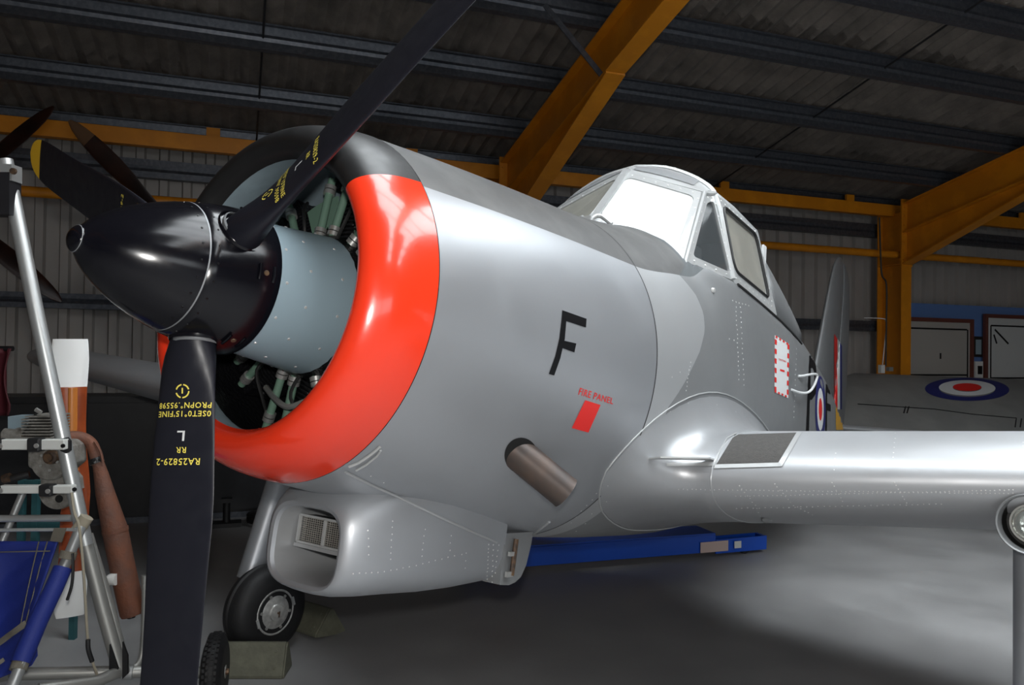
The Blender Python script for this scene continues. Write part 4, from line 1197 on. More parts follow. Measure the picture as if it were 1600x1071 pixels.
# rear fairing behind the sliding canopy
def rear_sec(t):
    x = 3.78 + .95 * t
    top = 1.322 - .45 * (t ** 1.15)
    base = .588; wb = half_w(x, .588) - .004 - .012 * (1 - t)
    hh = top - base
    pts = []
    for k in range(17):
        a = pi * k / 16
        e = .78
        sg = 1 if cos(a) >= 0 else -1
        pts.append(AW(x, wb * sg * abs(cos(a)) ** e * (1 - .26 * sin(a) * (1 - t)), base + hh * sin(a) ** .72))
    return pts
v, f = g_loft([rear_sec(t) for t in (0, .12, .25, .4, .55, .7, .85, 1.0)], False)
rf = make('canopy_rear_fairing', v, f, 'silver_matt', ac)
md = rf.modifiers.new('thick', 'SOLIDIFY'); md.thickness = .008; md.offset = -1
P('door_handle_tab', g_box(A3((3.80, -.475, .98)), AX * .03, AY * .006, AZ * .075), 'white_mark', rf, False)
# sill gap
for s_ in (-1, 1):
    P('sill_gap', g_tube([A3((x, s_ * (half_w(x, .588) + .002), .590)) for x in xr(2.95, 4.68, 14)], .007, 6), 'seal', ac)
# arch bead, centre post, coaming
_t = [(-a, b) for a, b in ARCH]
_top = [(.47 * sin(pi / 2 * q / 12), spline(_t, .47 * sin(pi / 2 * q / 12))) for q in range(13)]
_side = _top + [(-a, b) for a, b in ARCH[5:]]
P('windscreen_arch', g_tube([AW(2.9, -a, b) for a, b in _side[::-1]] + [AW(2.9, a, b) for a, b in _side[1:]], .016, 8), 'frame_paint', ac)
P('centre_post', g_bar(A3((2.43, 0, .80)), A3((2.79, 0, 1.235)), .045, .014, AX), 'frame_paint', ac, False)
P('corner_post', g_tube([A3((2.475, -.517, .575)), A3((2.80, -.457, 1.05)), A3((2.90, -.478, 1.08))], .014, 8), 'frame_paint', ac)
P('corner_post', g_tube([A3((2.475, .517, .575)), A3((2.80, .457, 1.05)), A3((2.90, .478, 1.08))], .014, 8), 'frame_paint', ac)
# wiper fitting at the foot of the post
mb = MB()
mb.add(*g_cable([A3((2.40, -.02, .775)), A3((2.415, -.03, .83)), A3((2.44, -.06, .845)), A3((2.45, -.12, .80))], .012, 8, 5))
mb.add(*g_cable([A3((2.40, .02, .775)), A3((2.415, .03, .83)), A3((2.44, .06, .845)), A3((2.45, .14, .80))], .012, 8, 5))
mb.add(*g_box(A3((2.41, 0, .80)), AX * .02, AY * .03, AZ * .035))
mb.build('wiper_fitting', 'frame_paint', ac)
# cockpit inside
P('instrument_shroud', g_box(A3((2.72, 0, .70)), AX * .10, AY * .46, AZ * .05), 'cockpit', ac, False)
for s in (-1, 1):
    P('seat_back', g_box(A3((3.55, s * .27, .72)), AX * .05, AY * .20, AZ * .28), 'cockpit', ac, False)
    P('control_column', g_tube([A3((3.0, s * .27, .55)), A3((2.98, s * .27, .70))], .015, 8), 'cable', ac)
# ---- markings on the rear fuselage
bf = bvh_of(fus_rear)
sq = [[(1209.5, 613), (1231, 622.5), (1232.5, 538), (1210, 524)]]
warn = patch('warning_panel', bf, sq[0], rect(0, 0, 1, 1, 6, 8), 'white_mark', fus_rear, .002)
warn['label'] = 'white warning panel edged with red dashes'
dash = []
for k in range(6):
    t = k / 6 + .01
    dash += rect(0, t, .13, t + .09) + rect(.88, t + .05, 1, t + .14)
for k in range(4):
    t = k / 4 + .0
    dash += rect(t, 0, t + .13, .035) + rect(t + .05, .965, t + .18, 1)
tag(patch('red_border_dashes', bf, sq[0], dash, 'red_mark', warn, .0035), None, None, None, 'stuff')
patch('warning_text', bf, [(1216, 563), (1227, 567), (1227, 564), (1216, 560)], text_polys('CAUTION'), 'red_mark', warn, .0035)
patch('warning_text', bf, [(1218, 580), (1225, 582), (1225, 579), (1218, 577)], text_polys('EJECT')[:0] + rect(0, 0, 1, 1), 'red_mark', warn, .0035)
patch('serial_letter', bf, [(1259, 674), (1276, 674), (1276, 558), (1264, 556)], text_polys('P'), 'black_mark', fus_rear, .002, 3)
patch('serial_letter', bf, [(1289, 674), (1298, 674), (1297, 606), (1290, 600)], text_polys('F'), 'black_mark', fus_rear, .002, 3)
rq = [(1273.5, 692), (1289.5, 692), (1289.5, 590), (1273.5, 586)]
rd = patch('roundel_blue', bf, rq, ring_polys(.32, .5), 'blue_mark', fus_rear, .002)
patch('roundel_white', bf, rq, ring_polys(.16, .32), 'white_mark', rd, .002)
patch('roundel_red', bf, rq, ring_polys(0, .17), 'red_mark', rd, .0022)
patch('yellow_band', bf, [(1306, 672), (1322, 672), (1318, 640), (1305, 610)], rect(0, 0, 1, 1, 6, 12), 'amber', fus_rear, .002)
bfin = bvh_of(fin)
bfin = bvh_of(fin, rud)
fq = [(1303, 640), (1313.5, 640), (1313.5, 540), (1303, 522)]
patch('fin_flash_red', bfin, [(1303, 640), (1308, 640), (1308, 530), (1303, 522)], rect(0, 0, 1, 1, 2, 8), 'red_mark', fin, .004)
patch('fin_flash_white', bfin, [(1308, 640), (1312, 640), (1312, 535), (1308, 530)], rect(0, 0, 1, 1, 2, 8), 'white_mark', fin, .004)
patch('fin_flash_blue', bfin, [(1312, 640), (1315, 640), (1315, 541), (1312, 536)], rect(0, 0, 1, 1, 2, 8), 'blue_mark', fin, .004)
# pitot style white tube on the fuselage side
hp = [hit(bf, 1247, 588, .0), hit(bf, 1250, 588, .02), hit(bf, 1259, 586, .05), hit(bf, 1265, 589, .05), hit(bf, 1260, 603, .05), hit(bf, 1251, 613, .05), hit(bf, 1243, 614, .03), hit(bf, 1236, 609, .0)]
hp = [p for p in hp if p]
if len(hp) > 4: P('white_handle', g_cable(hp, .008, 8, 5), 'white_mark', fus_rear)
# catches along the canopy sill
hc_ = hit(bvh_of(fus_rear, fus_front), 1113, 454, 0)
if hc_: P('canopy_catch', g_lathe(hc_, -AY, [(0, .014), (.012, .012), (.014, 0)], 10), 'bolt', fus_rear)
# tail wheel
tw = P('tail_wheel', g_lathe(V((AW(8.0, 0, 0).x, -.05, .13)), AY, [(0, .05), (0.0, .09), (.02, .125), (.05, .13), (.08, .125), (.10, .09), (.10, .05)], 32), 'tyre', ac)
P('tail_wheel_fork', g_cable([AW(7.8, 0, -.06), AW(7.9, 0.07, -.2), V((AW(8.0, 0, 0).x, .07, .13))], .018, 8, 5), 'silver_matt', ac)

# ================================================================== OTHER THINGS
# wheel chocks
def chock(name, base, wdir, hdir, length, w, h, lab):
    """wedge: length along wdir, triangular section with width along hdir"""
    wdir = V(wdir).normalized(); hdir = V(hdir).normalized()
    t = thing(name, lab, 'chock', base, 'olive wooden wheel chocks')
    sec = [(-w / 2, 0), (w / 2, 0), (w / 2, h * .10), (w * .06, h), (-w * .06, h), (-w / 2, h * .10)]
    o = P('wedge', g_prism([V(base) - wdir * (length / 2) + hdir * a + V((0, 0, b + .001)) for a, b in sec], wdir * length), 'olive', t, False)
    bevel(o, .004, 2)
    for q in (-1, 1):
        P('end_plate', g_prism([V(base) + wdir * (q * (length / 2 + .002)) + hdir * (a * .96) + V((0, 0, b * .96 + .004)) for a, b in sec], wdir * (q * .008)), 'olive', t, False)
    mb = MB()
    n = (V((0, 0, w * .44)) - hdir * h * .9).normalized()
    for a, z in ((.38, .25), (.38, .75), (-.38, .25), (-.38, .75)):
        c = V(base) + wdir * (length * a) + hdir * (-w / 2 + (w * .44) * z) + V((0, 0, h * .1 + h * .9 * z))
        mb.add(*g_lathe(c, n, [(0, .009), (.004, .008), (.004, 0)], 10))
    tag(mb.build('bolt_heads', 'olive', t), None, None, None, 'stuff')
    return t
# front chock lies with its long face toward the photographer
c1 = on_floor(395, 1062); 
chw = WU * 0 + (on_floor(445, 1060) - on_floor(350, 1060)); chw.z = 0
hd = V((0, 0, 1)).cross(chw.normalized())
if hd.dot(FW) < 0: hd = -hd
cc = on_floor(381, 1062) + hd * .085
chock('wheel_chock', cc, chw, hd, .40, .17, .165, 'olive chock lying in front of the far main wheel')
r1 = on_floor(455, 1012); r2 = on_floor(532, 990)
cdir = (on_floor(500, 962) - on_floor(462, 1010)); cdir.z = 0
c2 = on_floor(497, 993)
lw = V((cos(radians(75)), sin(radians(75)), 0))
chock('wheel_chock', on_floor(481, 989) + V((0.05, .05, 0)), AY, AX, .40, .24, .165, 'olive chock wedged behind the far main wheel')

# blue jack under the fuselage
ja = on_floor(822, 888, .05); jb = on_floor(1118, 862, .06); jc = on_floor(1197, 853, .06)
jk = thing('trolley_jack', 'long blue steel lifting trolley lying under the fuselage', 'jack', (ja + jb) / 2 - V((0, 0, (ja + jb).z / 2)))
d = (jc - ja); d.z = 0; d.normalize(); sd = V((-d.y, d.x, 0))
ja0 = ja - d * .5
P('beam', g_bar(ja0 + V((0, 0, .09)) + sd * .05, jb + V((0, 0, .07)) + sd * .05, .10, .15), 'blue_jack', jk, False)
P('beam_top_plate', g_bar(ja0 + V((0, 0, .175)) + sd * .15, jb + V((0, 0, .152)) + sd * .15, .30, .012), 'blue_jack', jk, False)
P('fork_arm', g_bar(jb + V((0, 0, .04)), jc + V((0, 0, .03)), .014, .12), 'blue_jack', jk, False)
P('fork_arm', g_bar(jb + sd * .12 + V((0, 0, .04)), jc + sd * .12 + V((0, 0, .03)), .014, .12), 'blue_jack', jk, False)
P('fork_end', g_bar(jc + V((0, 0, .03)) - d * .02, jc + sd * .12 + V((0, 0, .03)) - d * .02, .03, .12), 'blue_jack', jk, False)
wc = jb + (jc - jb) * .62 + sd * .06; wc.z = .055
P('castor', g_lathe(wc - sd * .04, sd, [(0, .03), (0, .05), (.01, .055), (.07, .055), (.08, .05), (.08, .03)], 24), 'tyre', jk)
P('paper_label', g_box(jb - d * .02 - sd * .012 + V((0, 0, .045)), d * .14, sd * .002, V((0, 0, .045))), 'label_paper', jk, False)
P('paper_label', g_box(jb + d * .22 - sd * .012 + V((0, 0, .045)), d * .035, sd * .002, V((0, 0, .03))), 'white_bar', jk, False)
P('rear_castor', g_lathe(ja0 + V((0, 0, 0)) + sd * .0, sd, [(0, .03), (0, .045), (.06, .045), (.06, .03)], 20), 'tyre', jk)

# black cabinet against the wall on the left
bx = thing('steel_cabinet', 'long black painted steel cabinet against the back wall', 'cabinet', RM(-.55, 6.55, 0))
P('body', g_box(RM(-.62, 6.70, .635), WU * 1.55, WN * .30, V((0, 0, .60))), 'crate', bx, False)
P('lid', g_box(RM(-.62, 6.69, 1.25), WU * 1.58, WN * .33, V((0, 0, .018))), 'crate', bx, False)
for k in range(3):
    P('door', g_box(RM(-1.66 + k * 1.04, 6.385, .64), WU * .50, WN * .012, V((0, 0, .56))), 'crate', bx, False)
P('plinth', g_box(RM(-.62, 6.68, .03), WU * 1.5, WN * .30, V((0, 0, .03))), 'purlin', bx, False)
# small black jack and clutter by the wall
def stand(px, depth_n, lab):
    b0 = on_wall(px, 800, depth_n); b0.z = 0
    t = thing('bottle_jack', lab, 'jack', b0)
    P('base', g_box(b0 + V((0, 0, .02)), WU * .14, WN * .09, V((0, 0, .02))), 'black_plastic', t, False)
    P('post', g_tube([b0 + V((0, 0, .04)), b0 + V((0, 0, .24))], .035, 14), 'black_plastic', t)
    P('head', g_box(b0 + V((0, 0, .255)), WU * .05, WN * .05, V((0, 0, .02))), 'black_plastic', t, False)
stand(354, 6.0, 'small black bottle jack standing by the back wall')
hs = thing('hose_coil', 'black coil of hose lying by the back wall', 'hose', on_wall(420, 800, 6.0))
hb0 = on_wall(420, 800, 6.0); hb0.z = .0
cpts = []
for k in range(73):
    a = 2 * pi * k / 24
    cpts.append(hb0 + WU * (.19 * cos(a)) + WN * (.19 * sin(a)) + V((0, 0, .03 + .0009 * k * 1.2)))
P('coil', g_tube(cpts, .024, 8), 'black_plastic', hs)

# wooden propellers hung on the wall
def wood_prop(cx, cy, n, rad, angs, lab, wid=.2, tipm='wood_dark'):
    c = on_wall(cx, cy, n)
    t = thing('wooden_propeller', lab, 'propeller', c, 'wooden propellers hung on the back wall')
    P('hub', g_lathe(c + WN * .06, -WN, [(0, .03), (0, .12), (.12, .12), (.12, .03)], 24), 'wood_dark', t)
    for a in angs:
        dr = WU * cos(radians(a)) + V((0, 0, sin(radians(a))))
        dt = V((0, 0, cos(radians(a)))) - WU * sin(radians(a))
        rings = []; tips = []
        for q in (.06, .15, .25, .4, .55, .7, .8, .88, .94, .98, 1.0):
            w = wid * spline([(0, .5), (.2, .6), (.45, 1.0), (.7, .95), (.88, .66), (.95, .45), (1.0, .12)], q) / 2
            tw = radians(52 - 34 * q); th = .05 * (1 - q * .75)
            cd_ = dt * cos(tw) + WN * sin(tw); nd = dr.cross(cd_)
            rr = [c + dr * (q * rad) + cd_ * (cos(2 * pi * k / 14) * w) + nd * (sin(2 * pi * k / 14) * th / 2) for k in range(14)]
            if q <= .8: rings.append(rr)
            if q >= .8: tips.append(rr)
        bl = make('blade', *g_loft(rings, True, True, True), 'wood_dark', t)
        make('worn_tip', *g_loft(tips, True, False, True), tipm, bl)
    return t
wood_prop(262, 342, 6.58, 1.30, (135, 315), 'dark wooden propeller on the wall behind the spinner, brown worn tip showing', .21, 'wood_tip')
wood_prop(-92, 315, 6.50, 1.36, (48, 318, 138, 228), 'dark red wooden propeller hung on the wall at the left edge', .20)

# parked grey wing with a roundel, behind the near wing on the right
pk = thing('parked_aircraft', 'grey aircraft with a roundel on its wing parked behind on the right', 'aircraft', on_floor(1900, 830))
def wp(px, py, dep): return D(px, py, dep)
fl_ = wp(1290, 583, 11.0); fr_ = wp(1780, 604, 11.6)      # far (leading) edge
nl_ = wp(1290, 700, 9.25); nr_ = wp(1780, 712, 9.3)      # near (trailing) edge
span = (fr_ - fl_); chd = nl_ - fl_
nz_ = span.cross(chd).normalized()
if nz_.z < 0: nz_ = -nz_
rings = []
for k in range(13):
    t = k / 12
    a = fl_ + (fr_ - fl_) * t; b = nl_ + (nr_ - nl_) * t
    sc = 1.0
    if t < .08: sc = sqrt(max(.02, 1 - ((.08 - t) / .08) ** 2))
    m_ = (a + b) / 2
    rings.append([m_ + (a + (b - a) * (.5 + (px - .5) * (.6 + .4 * sc)) - m_) + nz_ * (py * (b - a).length * sc - .0) for px, py in airfoil(18, .10)])
pwg = make('wing', *g_loft(rings, True, True, True), 'far_wing', pk)
bp_ = bvh_of(pwg)
rq = [(1445, 626), (1577, 628), (1577, 592), (1445, 590)]
rd = patch('roundel_blue', bp_, rq, ring_polys(.33, .5), 'blue_mark', pwg, .004)
patch('roundel_white', bp_, [(x, y - 2) for x, y in rq], ring_polys(.17, .335), 'white_mark', rd, .006)
patch('roundel_red', bp_, [(x, y - 3) for x, y in rq], ring_polys(0, .17), 'red_mark', rd, .008)
def onw(x, y): return hit(bp_, x, y, .004)
for seq in ([(1340, 632), (1400, 636), (1460, 640), (1520, 648), (1588, 654)], [(1588, 654), (1586, 668)], [(1596, 655), (1594, 668)]):
    pp = [onw(*q) for q in seq]; pp = [p for p in pp if p]
    if len(pp) > 1: P('aileron_gap', g_tube(pp, .006, 6), 'black_mark', pwg)
for x in (1415, 1420):
    pp = [onw(x, 636), onw(x - 3, 646)]
    if all(pp): P('hinge_mark', g_tube(pp, .008, 6), 'black_mark', pwg)
fc = (fr_ + nr_) / 2 + span.normalized() * .35
fdir = (fl_ - nl_).normalized()
P('fuselage', g_lathe(fc - fdir * 4.2 + V((0, 0, -.9)), fdir, [(0, .06), (.6, .2), (2, .42), (3.4, .58), (4.6, .62), (5.6, .5), (6.0, .3), (6.1, .0)], 32), 'far_wing', pk)
for q in (-1, 1):
    w0 = fc + span.normalized() * (q * .9) + fdir * .8; w0.z = .28
    P('main_wheel', g_lathe(w0 - span.normalized() * .08, span.normalized(), [(0, .1), (0, .2), (.03, .27), (.08, .28), (.13, .27), (.16, .2), (.16, .1)], 28), 'tyre', pk)
    P('undercarriage_leg', g_tube([w0, w0 + V((0, 0, .95))], .05, 12), 'far_wing', pk)
tw0 = fc - fdir * 3.9; tw0.z = .12
P('tail_wheel', g_lathe(tw0 - span.normalized() * .05, span.normalized(), [(0, .05), (0, .09), (.03, .12), (.07, .12), (.1, .09), (.1, .05)], 20), 'tyre', pk)
P('tail_leg', g_tube([tw0, fc - fdir * 3.6 + V((0, 0, -.9))], .03, 10), 'far_wing', pk)

# ------------------------------------------------------------------ microlight trike on the left
Z0 = 3.30
tk = thing('microlight_trike', 'aluminium tube microlight trike with blue fabric seat and wooden propeller', 'microlight', on_floor(150, 1140))
def T(px, py, dz=0.0): return D(px, py, Z0 + dz)
def ptube(name, pts, rpx, m, par=None, dz=0.0, n=16):
    w = [T(p[0], p[1], (p[2] if len(p) > 2 else 0) + dz) for p in pts]
    return P(name, g_tube(w, rpx * Z0 / F_PX, n), m, par or tk)
mast = ptube('mast', [(8, 250), (60, 505), (134, 852)], 11, 'alu')
ptube('lower_mast', [(131, 838, .03), (160, 950, .03), (187, 1046, .03)], 10.5, 'alu_dull')
ptube('rear_brace', [(138, 835, .10), (170, 940, .10), (196, 1040, .10)], 7, 'alu_dull')
P('mast_bracket', g_box(T(10, 272, -.02), RX * .045, FW * .035, UP * .035), 'alu', mast, False)
P('mast_bracket', g_box(T(2, 305, -.02), RX * .06, FW * .04, UP * .09), 'crate', mast, False)
P('bracket_bolt', g_lathe(T(22, 268, -.06), -FW, [(0, .014), (.012, .013), (.012, 0)], 10), 'brass', mast)
base = ptube('axle_tube', [(20, 1054, .0), (228, 1050, .15), (330, 1052, .32)], 9.5, 'alu_dull')
P('axle_sleeve', g_tube([T(192, 1051, .11), T(208, 1051, .12)], .031, 16), 'alu', base)
keel = ptube('keel_tube', [(60, 1078, -.25), (150, 1066, -.1), (196, 1046, .05)], 9, 'alu_dull')
bent = P('drag_link', g_cable([T(226, 900, .2), T(225, 970, .2), T(222, 1020, .18), T(214, 1040, .15), (T(200, 1044, .12))], .013, 10, 6), 'alu_dull', tk)
for a, b in (((171, 1008), (186, 1052)), ((191, 1004), (199, 1062))):
    P('gusset_plate', g_prism([T(a[0], a[1], -.01), T(b[0], b[1], -.01), T(a[0] - 1, b[1], -.01)] if a[0] < 180 else [T(a[0], a[1], -.02), T(b[0], a[1] + 22, -.02), T(b[0], b[1] - 8, -.02), T(a[0], b[1], -.02)], FW * .012), 'black_plastic', tk, False)
# square bars carrying the engine
def sqbar(x0, x1, y, hpx, dz, name='engine_bearer'):
    return bevel(P(name, g_box((T(x0, y, dz) + T(x1, y, dz)) / 2, RX * ((x1 - x0) / 2 * (Z0 + dz) / F_PX), FW * .02, UP * (hpx / 2 * (Z0 + dz) / F_PX)), 'white_bar', tk, False), .004)
b1 = sqbar(4, 104, 694.5, 16, -.06); b2 = sqbar(2, 116, 764.5, 12, -.06)
for x, y, w, h in ((57, 695, 20, 21), (75, 766, 20, 18), (1, 695, 8, 18), (1, 765, 6, 12)):
    cl = bevel(P('rubber_clamp', g_box(T(x, y, -.07), RX * (w / 2 * Z0 / F_PX), FW * .026, UP * (h / 2 * Z0 / F_PX)), 'black_plastic', tk, False), .008)
    P('clamp_screw', g_lathe(T(x, y + 2, -.10), -FW, [(0, .010), (.004, .010), (.004, 0)], 12), 'clamp', cl)
P('mast_lug', g_prism([T(x, y, -.05) for x, y in [(94, 686), (103, 684), (108, 690), (108, 705), (103, 709), (94, 705)]], FW * .02), 'black_plastic', tk, False)
P('lug_bolt', g_lathe(T(99, 697, -.09), -FW, [(0, .009), (.006, .009), (.006, 0)], 8), 'engine_black', tk)
P('lug_bolt', g_lathe(T(117, 765, -.09), -FW, [(0, .009), (.006, .009), (.006, 0)], 8), 'engine_black', tk)
# engine
EZ = .06
eng = P('engine_block', g_prism([T(x, y, EZ) for x, y in [(42, 700), (50, 690), (96, 690), (104, 700), (106, 728), (92, 740), (78, 745), (60, 740), (42, 730)]], FW * .16), 'engine_alloy', tk, False)
bevel(eng, .012, 3)
for k in range(9):
    y = 649 + k * 4.6
    inset = 3 if k == 0 else 0
    P('cooling_fin', g_box(T(72 + inset, y, EZ + .05), RX * ((23 - inset) * (Z0) / F_PX), FW * .075, UP * .0034), 'engine_alloy', eng, False)
P('cylinder_barrel', g_box(T(73, 670, EZ + .06), RX * .046, FW * .050, UP * .062), 'engine_black', eng, False)
P('spark_plug', g_tube([T(64, 645, EZ), T(56, 640, EZ)], .010, 8), 'clamp', eng)
P('ignition_wire', g_cable([T(56, 647, EZ), T(48, 660, EZ - .02), T(38, 676, EZ), T(22, 684, EZ)], .005, 6, 5), 'cable', eng)
P('carburettor', g_lathe(T(40, 680, EZ + .02), -RX, [(0, .03), (.03, .034), (.05, .026), (.09, .03), (.10, .02)], 16), 'engine_alloy', eng)
P('airbox', g_box(T(38, 662, EZ + .12), RX * .042, FW * .05, UP * .036), 'fairing', eng, False)
P('crank_cover', g_lathe(T(76, 722, EZ - .015), FW, [(0, .03), (0, .078), (.012, .085), (.05, .088)], 32), 'engine_alloy', eng)
P('crank_boss', g_lathe(T(74, 716, EZ - .05), FW, [(0, .0), (0, .018), (.012, .020), (.015, .030), (.04, .034)], 20, cap=False), 'brass', eng)
for x, y in ((64, 728), (78, 735), (90, 722), (66, 712), (88, 710)):
    P('cover_bolt', g_lathe(T(x, y, EZ - .02), -FW, [(0, .006), (.006, .006), (.006, 0)], 6), 'clamp', eng)
red_ = P('reduction_housing', g_prism([T(x, y, EZ + .03) for x, y in [(62, 744), (70, 738), (104, 738), (114, 750), (116, 768), (66, 768)]], FW * .08), 'engine_alloy', tk, False)
pul = P('drive_pulley', g_lathe(T(88, 768, EZ), FW, [(0, .06), (0, .078), (.008, .082), (.02, .066), (.03, .082), (.045, .080), (.045, .02)], 40), 'engine_alloy', tk)
P('pulley_hole', g_lathe(T(92, 780, EZ - .003), FW, [(0, 0), (0, .017), (.01, .017)], 16), 'dark', pul)
P('starter_handle', g_cable([T(4, 752, EZ), T(20, 748, EZ), T(46, 741, EZ + .02)], .017, 10, 4), 'black_plastic', tk)
P('handle_grip', g_tube([T(6, 749, EZ - .01), T(16, 746, EZ - .01)], .020, 10), 'brass', tk)
# propeller of the trike
PZ = .42
def pp_(x, y): return D(x, y, Z0 + PZ)
def trike_sec(y, x0, x1, th=.02, tw=.0):
    a = pp_(x0, y); b = pp_(x1, y); c = (a + b) / 2; h = (b - a) / 2
    return [c + h * cos(2 * pi * k / 20) * 1.0 + FW * (sin(2 * pi * k / 20) * th + cos(2 * pi * k / 20) * tw) for k in range(20)]
PR = [(530, 88, 132), (538, 87, 133), (560, 83, 134), (580, 87, 133), (605, 94, 131)]
tp = make('propeller_tip', *g_loft([trike_sec(y, a, b, .012, .03) for y, a, b in PR], True, True, True), 'prop_white', tk)
tp['label'] = 'white painted upper tip of the wooden propeller'
PB = [(605, 94, 131), (630, 97, 130), (665, 100, 129), (700, 102, 130), (740, 105, 134), (770, 106, 136), (800, 100, 134), (840, 98, 133), (870, 97, 132), (893, 95, 131)]
pb = make('propeller_blade', *g_loft([trike_sec(y, a, b, .015, .03) for y, a, b in PB], True, True, True), 'wood_red', tk)
PS = [(606, 109, 122), (640, 108, 122), (690, 107, 122), (735, 112, 126)]
v = []; f = []
make('wood_lamination', *g_loft([trike_sec(y, a, b, .019, .012) for y, a, b in PS], True, True, True), 'wood_light', pb)
PW = [(893, 95, 131), (915, 92, 131), (935, 90, 130), (955, 90, 129), (964, 93, 126)]
tp2 = make('propeller_tip', *g_loft([trike_sec(y, a, b, .012, .03) for y, a, b in PW], True, True, True), 'prop_white', tk)
# exhaust
mf = P('exhaust_silencer', g_tube([T(*p) for p in [(153, 722, .22), (158, 742, .22), (164, 770, .22), (178, 822, .22), (180, 830, .22), (192, 890, .22), (207, 957, .22), (208, 961, .22)]], [.024, .031, .040, .052, .054, .054, .054, .050], 28), 'rust', tk)
P('exhaust_elbow', g_cable([T(104, 684, .16), T(120, 683, .20), T(136, 688, .22), T(146, 700, .22), T(153, 726, .22)], [.0265] * 33, 18, 8), 'rust', mf)
P('elbow_clamp', g_tube([T(149, 716, .22), T(152, 724, .22)], .032, 20), 'engine_black', mf)
P('seam_band', g_tube([T(179.5, 826, .22), T(180.5, 832, .22)], .0565, 28), 'rust', mf)
P('tail_stub', g_tube([T(204, 955, .22), T(205, 966, .22)], .018, 12), 'engine_black', mf)
P('spring', g_cable([T(148, 690, .2), T(157, 706, .2), T(161, 724, .2)], .006, 6, 5), 'rust', mf)
P('rubber_mount', g_lathe(T(168, 906, .16), RX, [(0, .02), (.012, .026), (.04, .026)], 16), 'plastic_white', mf)
# seat frame and blue fabric
ptube('cross_tube', [(-20, 811, -.05), (112, 810, -.02)], 5.5, 'alu')
ptube('cross_tube', [(-20, 829, -.12), (118, 828, -.08)], 2.6, 'alu')
ptube('diagonal_tube', [(36, 770, .1), (4, 845, .0), (-10, 880, -.05)], 5.5, 'alu')
st = ptube('seat_tube', [(130, 815, -.02), (108, 868, -.10), (70, 950, -.22), (14, 1085, -.42)], 8.0, 'alu')
P('fabric_sleeve', g_tube([T(98, 888, -.125), T(84, 920, -.17), T(60, 970, -.25), (T(32, 1036, -.345))], .036, 20), 'blue_cloth', st)
P('sleeve_tie', g_tube([T(33, 1034, -.343), T(28, 1048, -.363)], .031, 16), 'strap', st)
P('strap_loop', g_tube([T(108, 862, -.11), T(104, 874, -.12)], .033, 16), 'strap', st)
# fabric back panel
def fab(u, v_):
    top = V((-40, 846)) * (1 - u) + V((92, 846)) * u
    bot = V((-70, 1090)) * (1 - u) + V((20, 1052)) * u
    # right border follows the seat tube
    p = top * (1 - v_) + bot * v_
    dz = -.02 - .33 * v_ + .10 * sin(pi * u) * sin(pi * v_) + .010 * sin(u * 9 + v_ * 13) * (1 - u) + .006 * sin(v_ * 34 + u * 14) * smooth(.3, .9, u)
    return T(p.x, p.y, dz)
v = []; f = []
NU, NV = 34, 34
for j in range(NV + 1):
    for i in range(NU + 1): v.append(fab(i / NU, j / NV))
for j in range(NV):
    for i in range(NU): f.append((j * (NU + 1) + i, j * (NU + 1) + i + 1, (j + 1) * (NU + 1) + i + 1, (j + 1) * (NU + 1) + i))
seat = make('seat_fabric', v, f, 'blue_cloth', tk)
md = seat.modifiers.new('thick', 'SOLIDIFY'); md.thickness = .006
def fstrap(name, pts, w):
    vv = []; ff = []
    for (u, q) in pts:
        c = fab(u, q)
        vv.append(c - FW * .008)
    P_ = []
    for i, c in enumerate(vv):
        d_ = (vv[min(i + 1, len(vv) - 1)] - vv[max(i - 1, 0)]).normalized(); s_ = d_.cross(FW).normalized() * (w / 2)
        P_ += [c - s_, c + s_]
    for i in range(len(vv) - 1): ff.append((2 * i, 2 * i + 1, 2 * i + 3, 2 * i + 2))
    o = make(name, P_, ff, 'strap', seat, True)
    m_ = o.modifiers.new('thick', 'SOLIDIFY'); m_.thickness = .004
    return o
fstrap('seat_strap', [(.50, .78), (.65, .735), (.8, .69), (.99, .63)], .045)
fstrap('seat_strap', [(.42, .93), (.6, .90), (.8, .87)], .03)
fstrap('seam_stitching', [(.78, .0), (.80, .2), (.83, .4), (.88, .62)], .004)
fstrap('seam_stitching', [(.88, .0), (.89, .2), (.92, .4), (.95, .62)], .004)
fstrap('seam_stitching', [(.2, .07), (.5, .07), (.95, .07)], .004)
P('lifting_tab', g_prism([T(84, 826, -.10), T(103, 826, -.10), (T(96, 848, -.09)), T(78, 846, -.09)], FW * .006), 'strap', seat, False)
# blue bag corner hanging under the seat
P('seat_pocket', g_loft([[T(x, y, -.22 + q * .05 - .02) for x, y in [(36, 1040), (58, 1005), (59, 1025), (50, 1040), (34, 1050)]] for q in (0, 1)], True, True, True), 'blue_cloth', tk)
# cords
P('cord', g_cable([T(112, 770, -.1), T(116, 800, -.1), T(124, 826, -.1), T(131, 900, -.1), T(136, 985, -.08), T(140, 1020, -.06), T(152, 1056, -.03), T(158, 1075, -.02)], .0055, 6, 6), 'cord', tk)
P('cord_wrap', g_tube([T(136, 808, -.02), T(121, 830, -.03)], .028, 14), 'cord', tk)
P('cord_sleeve', g_cable([T(137.5, 1000, -.085), T(138, 1015, -.085), T(144, 1034, -.07)], .010, 8, 5), 'black_plastic', tk)
P('wire_tail', g_cable([T(113, 865, -.13), T(114, 890, -.13), T(112, 915, -.13), T(105, 938, -.13)], .006, 6, 6), 'cable', tk)
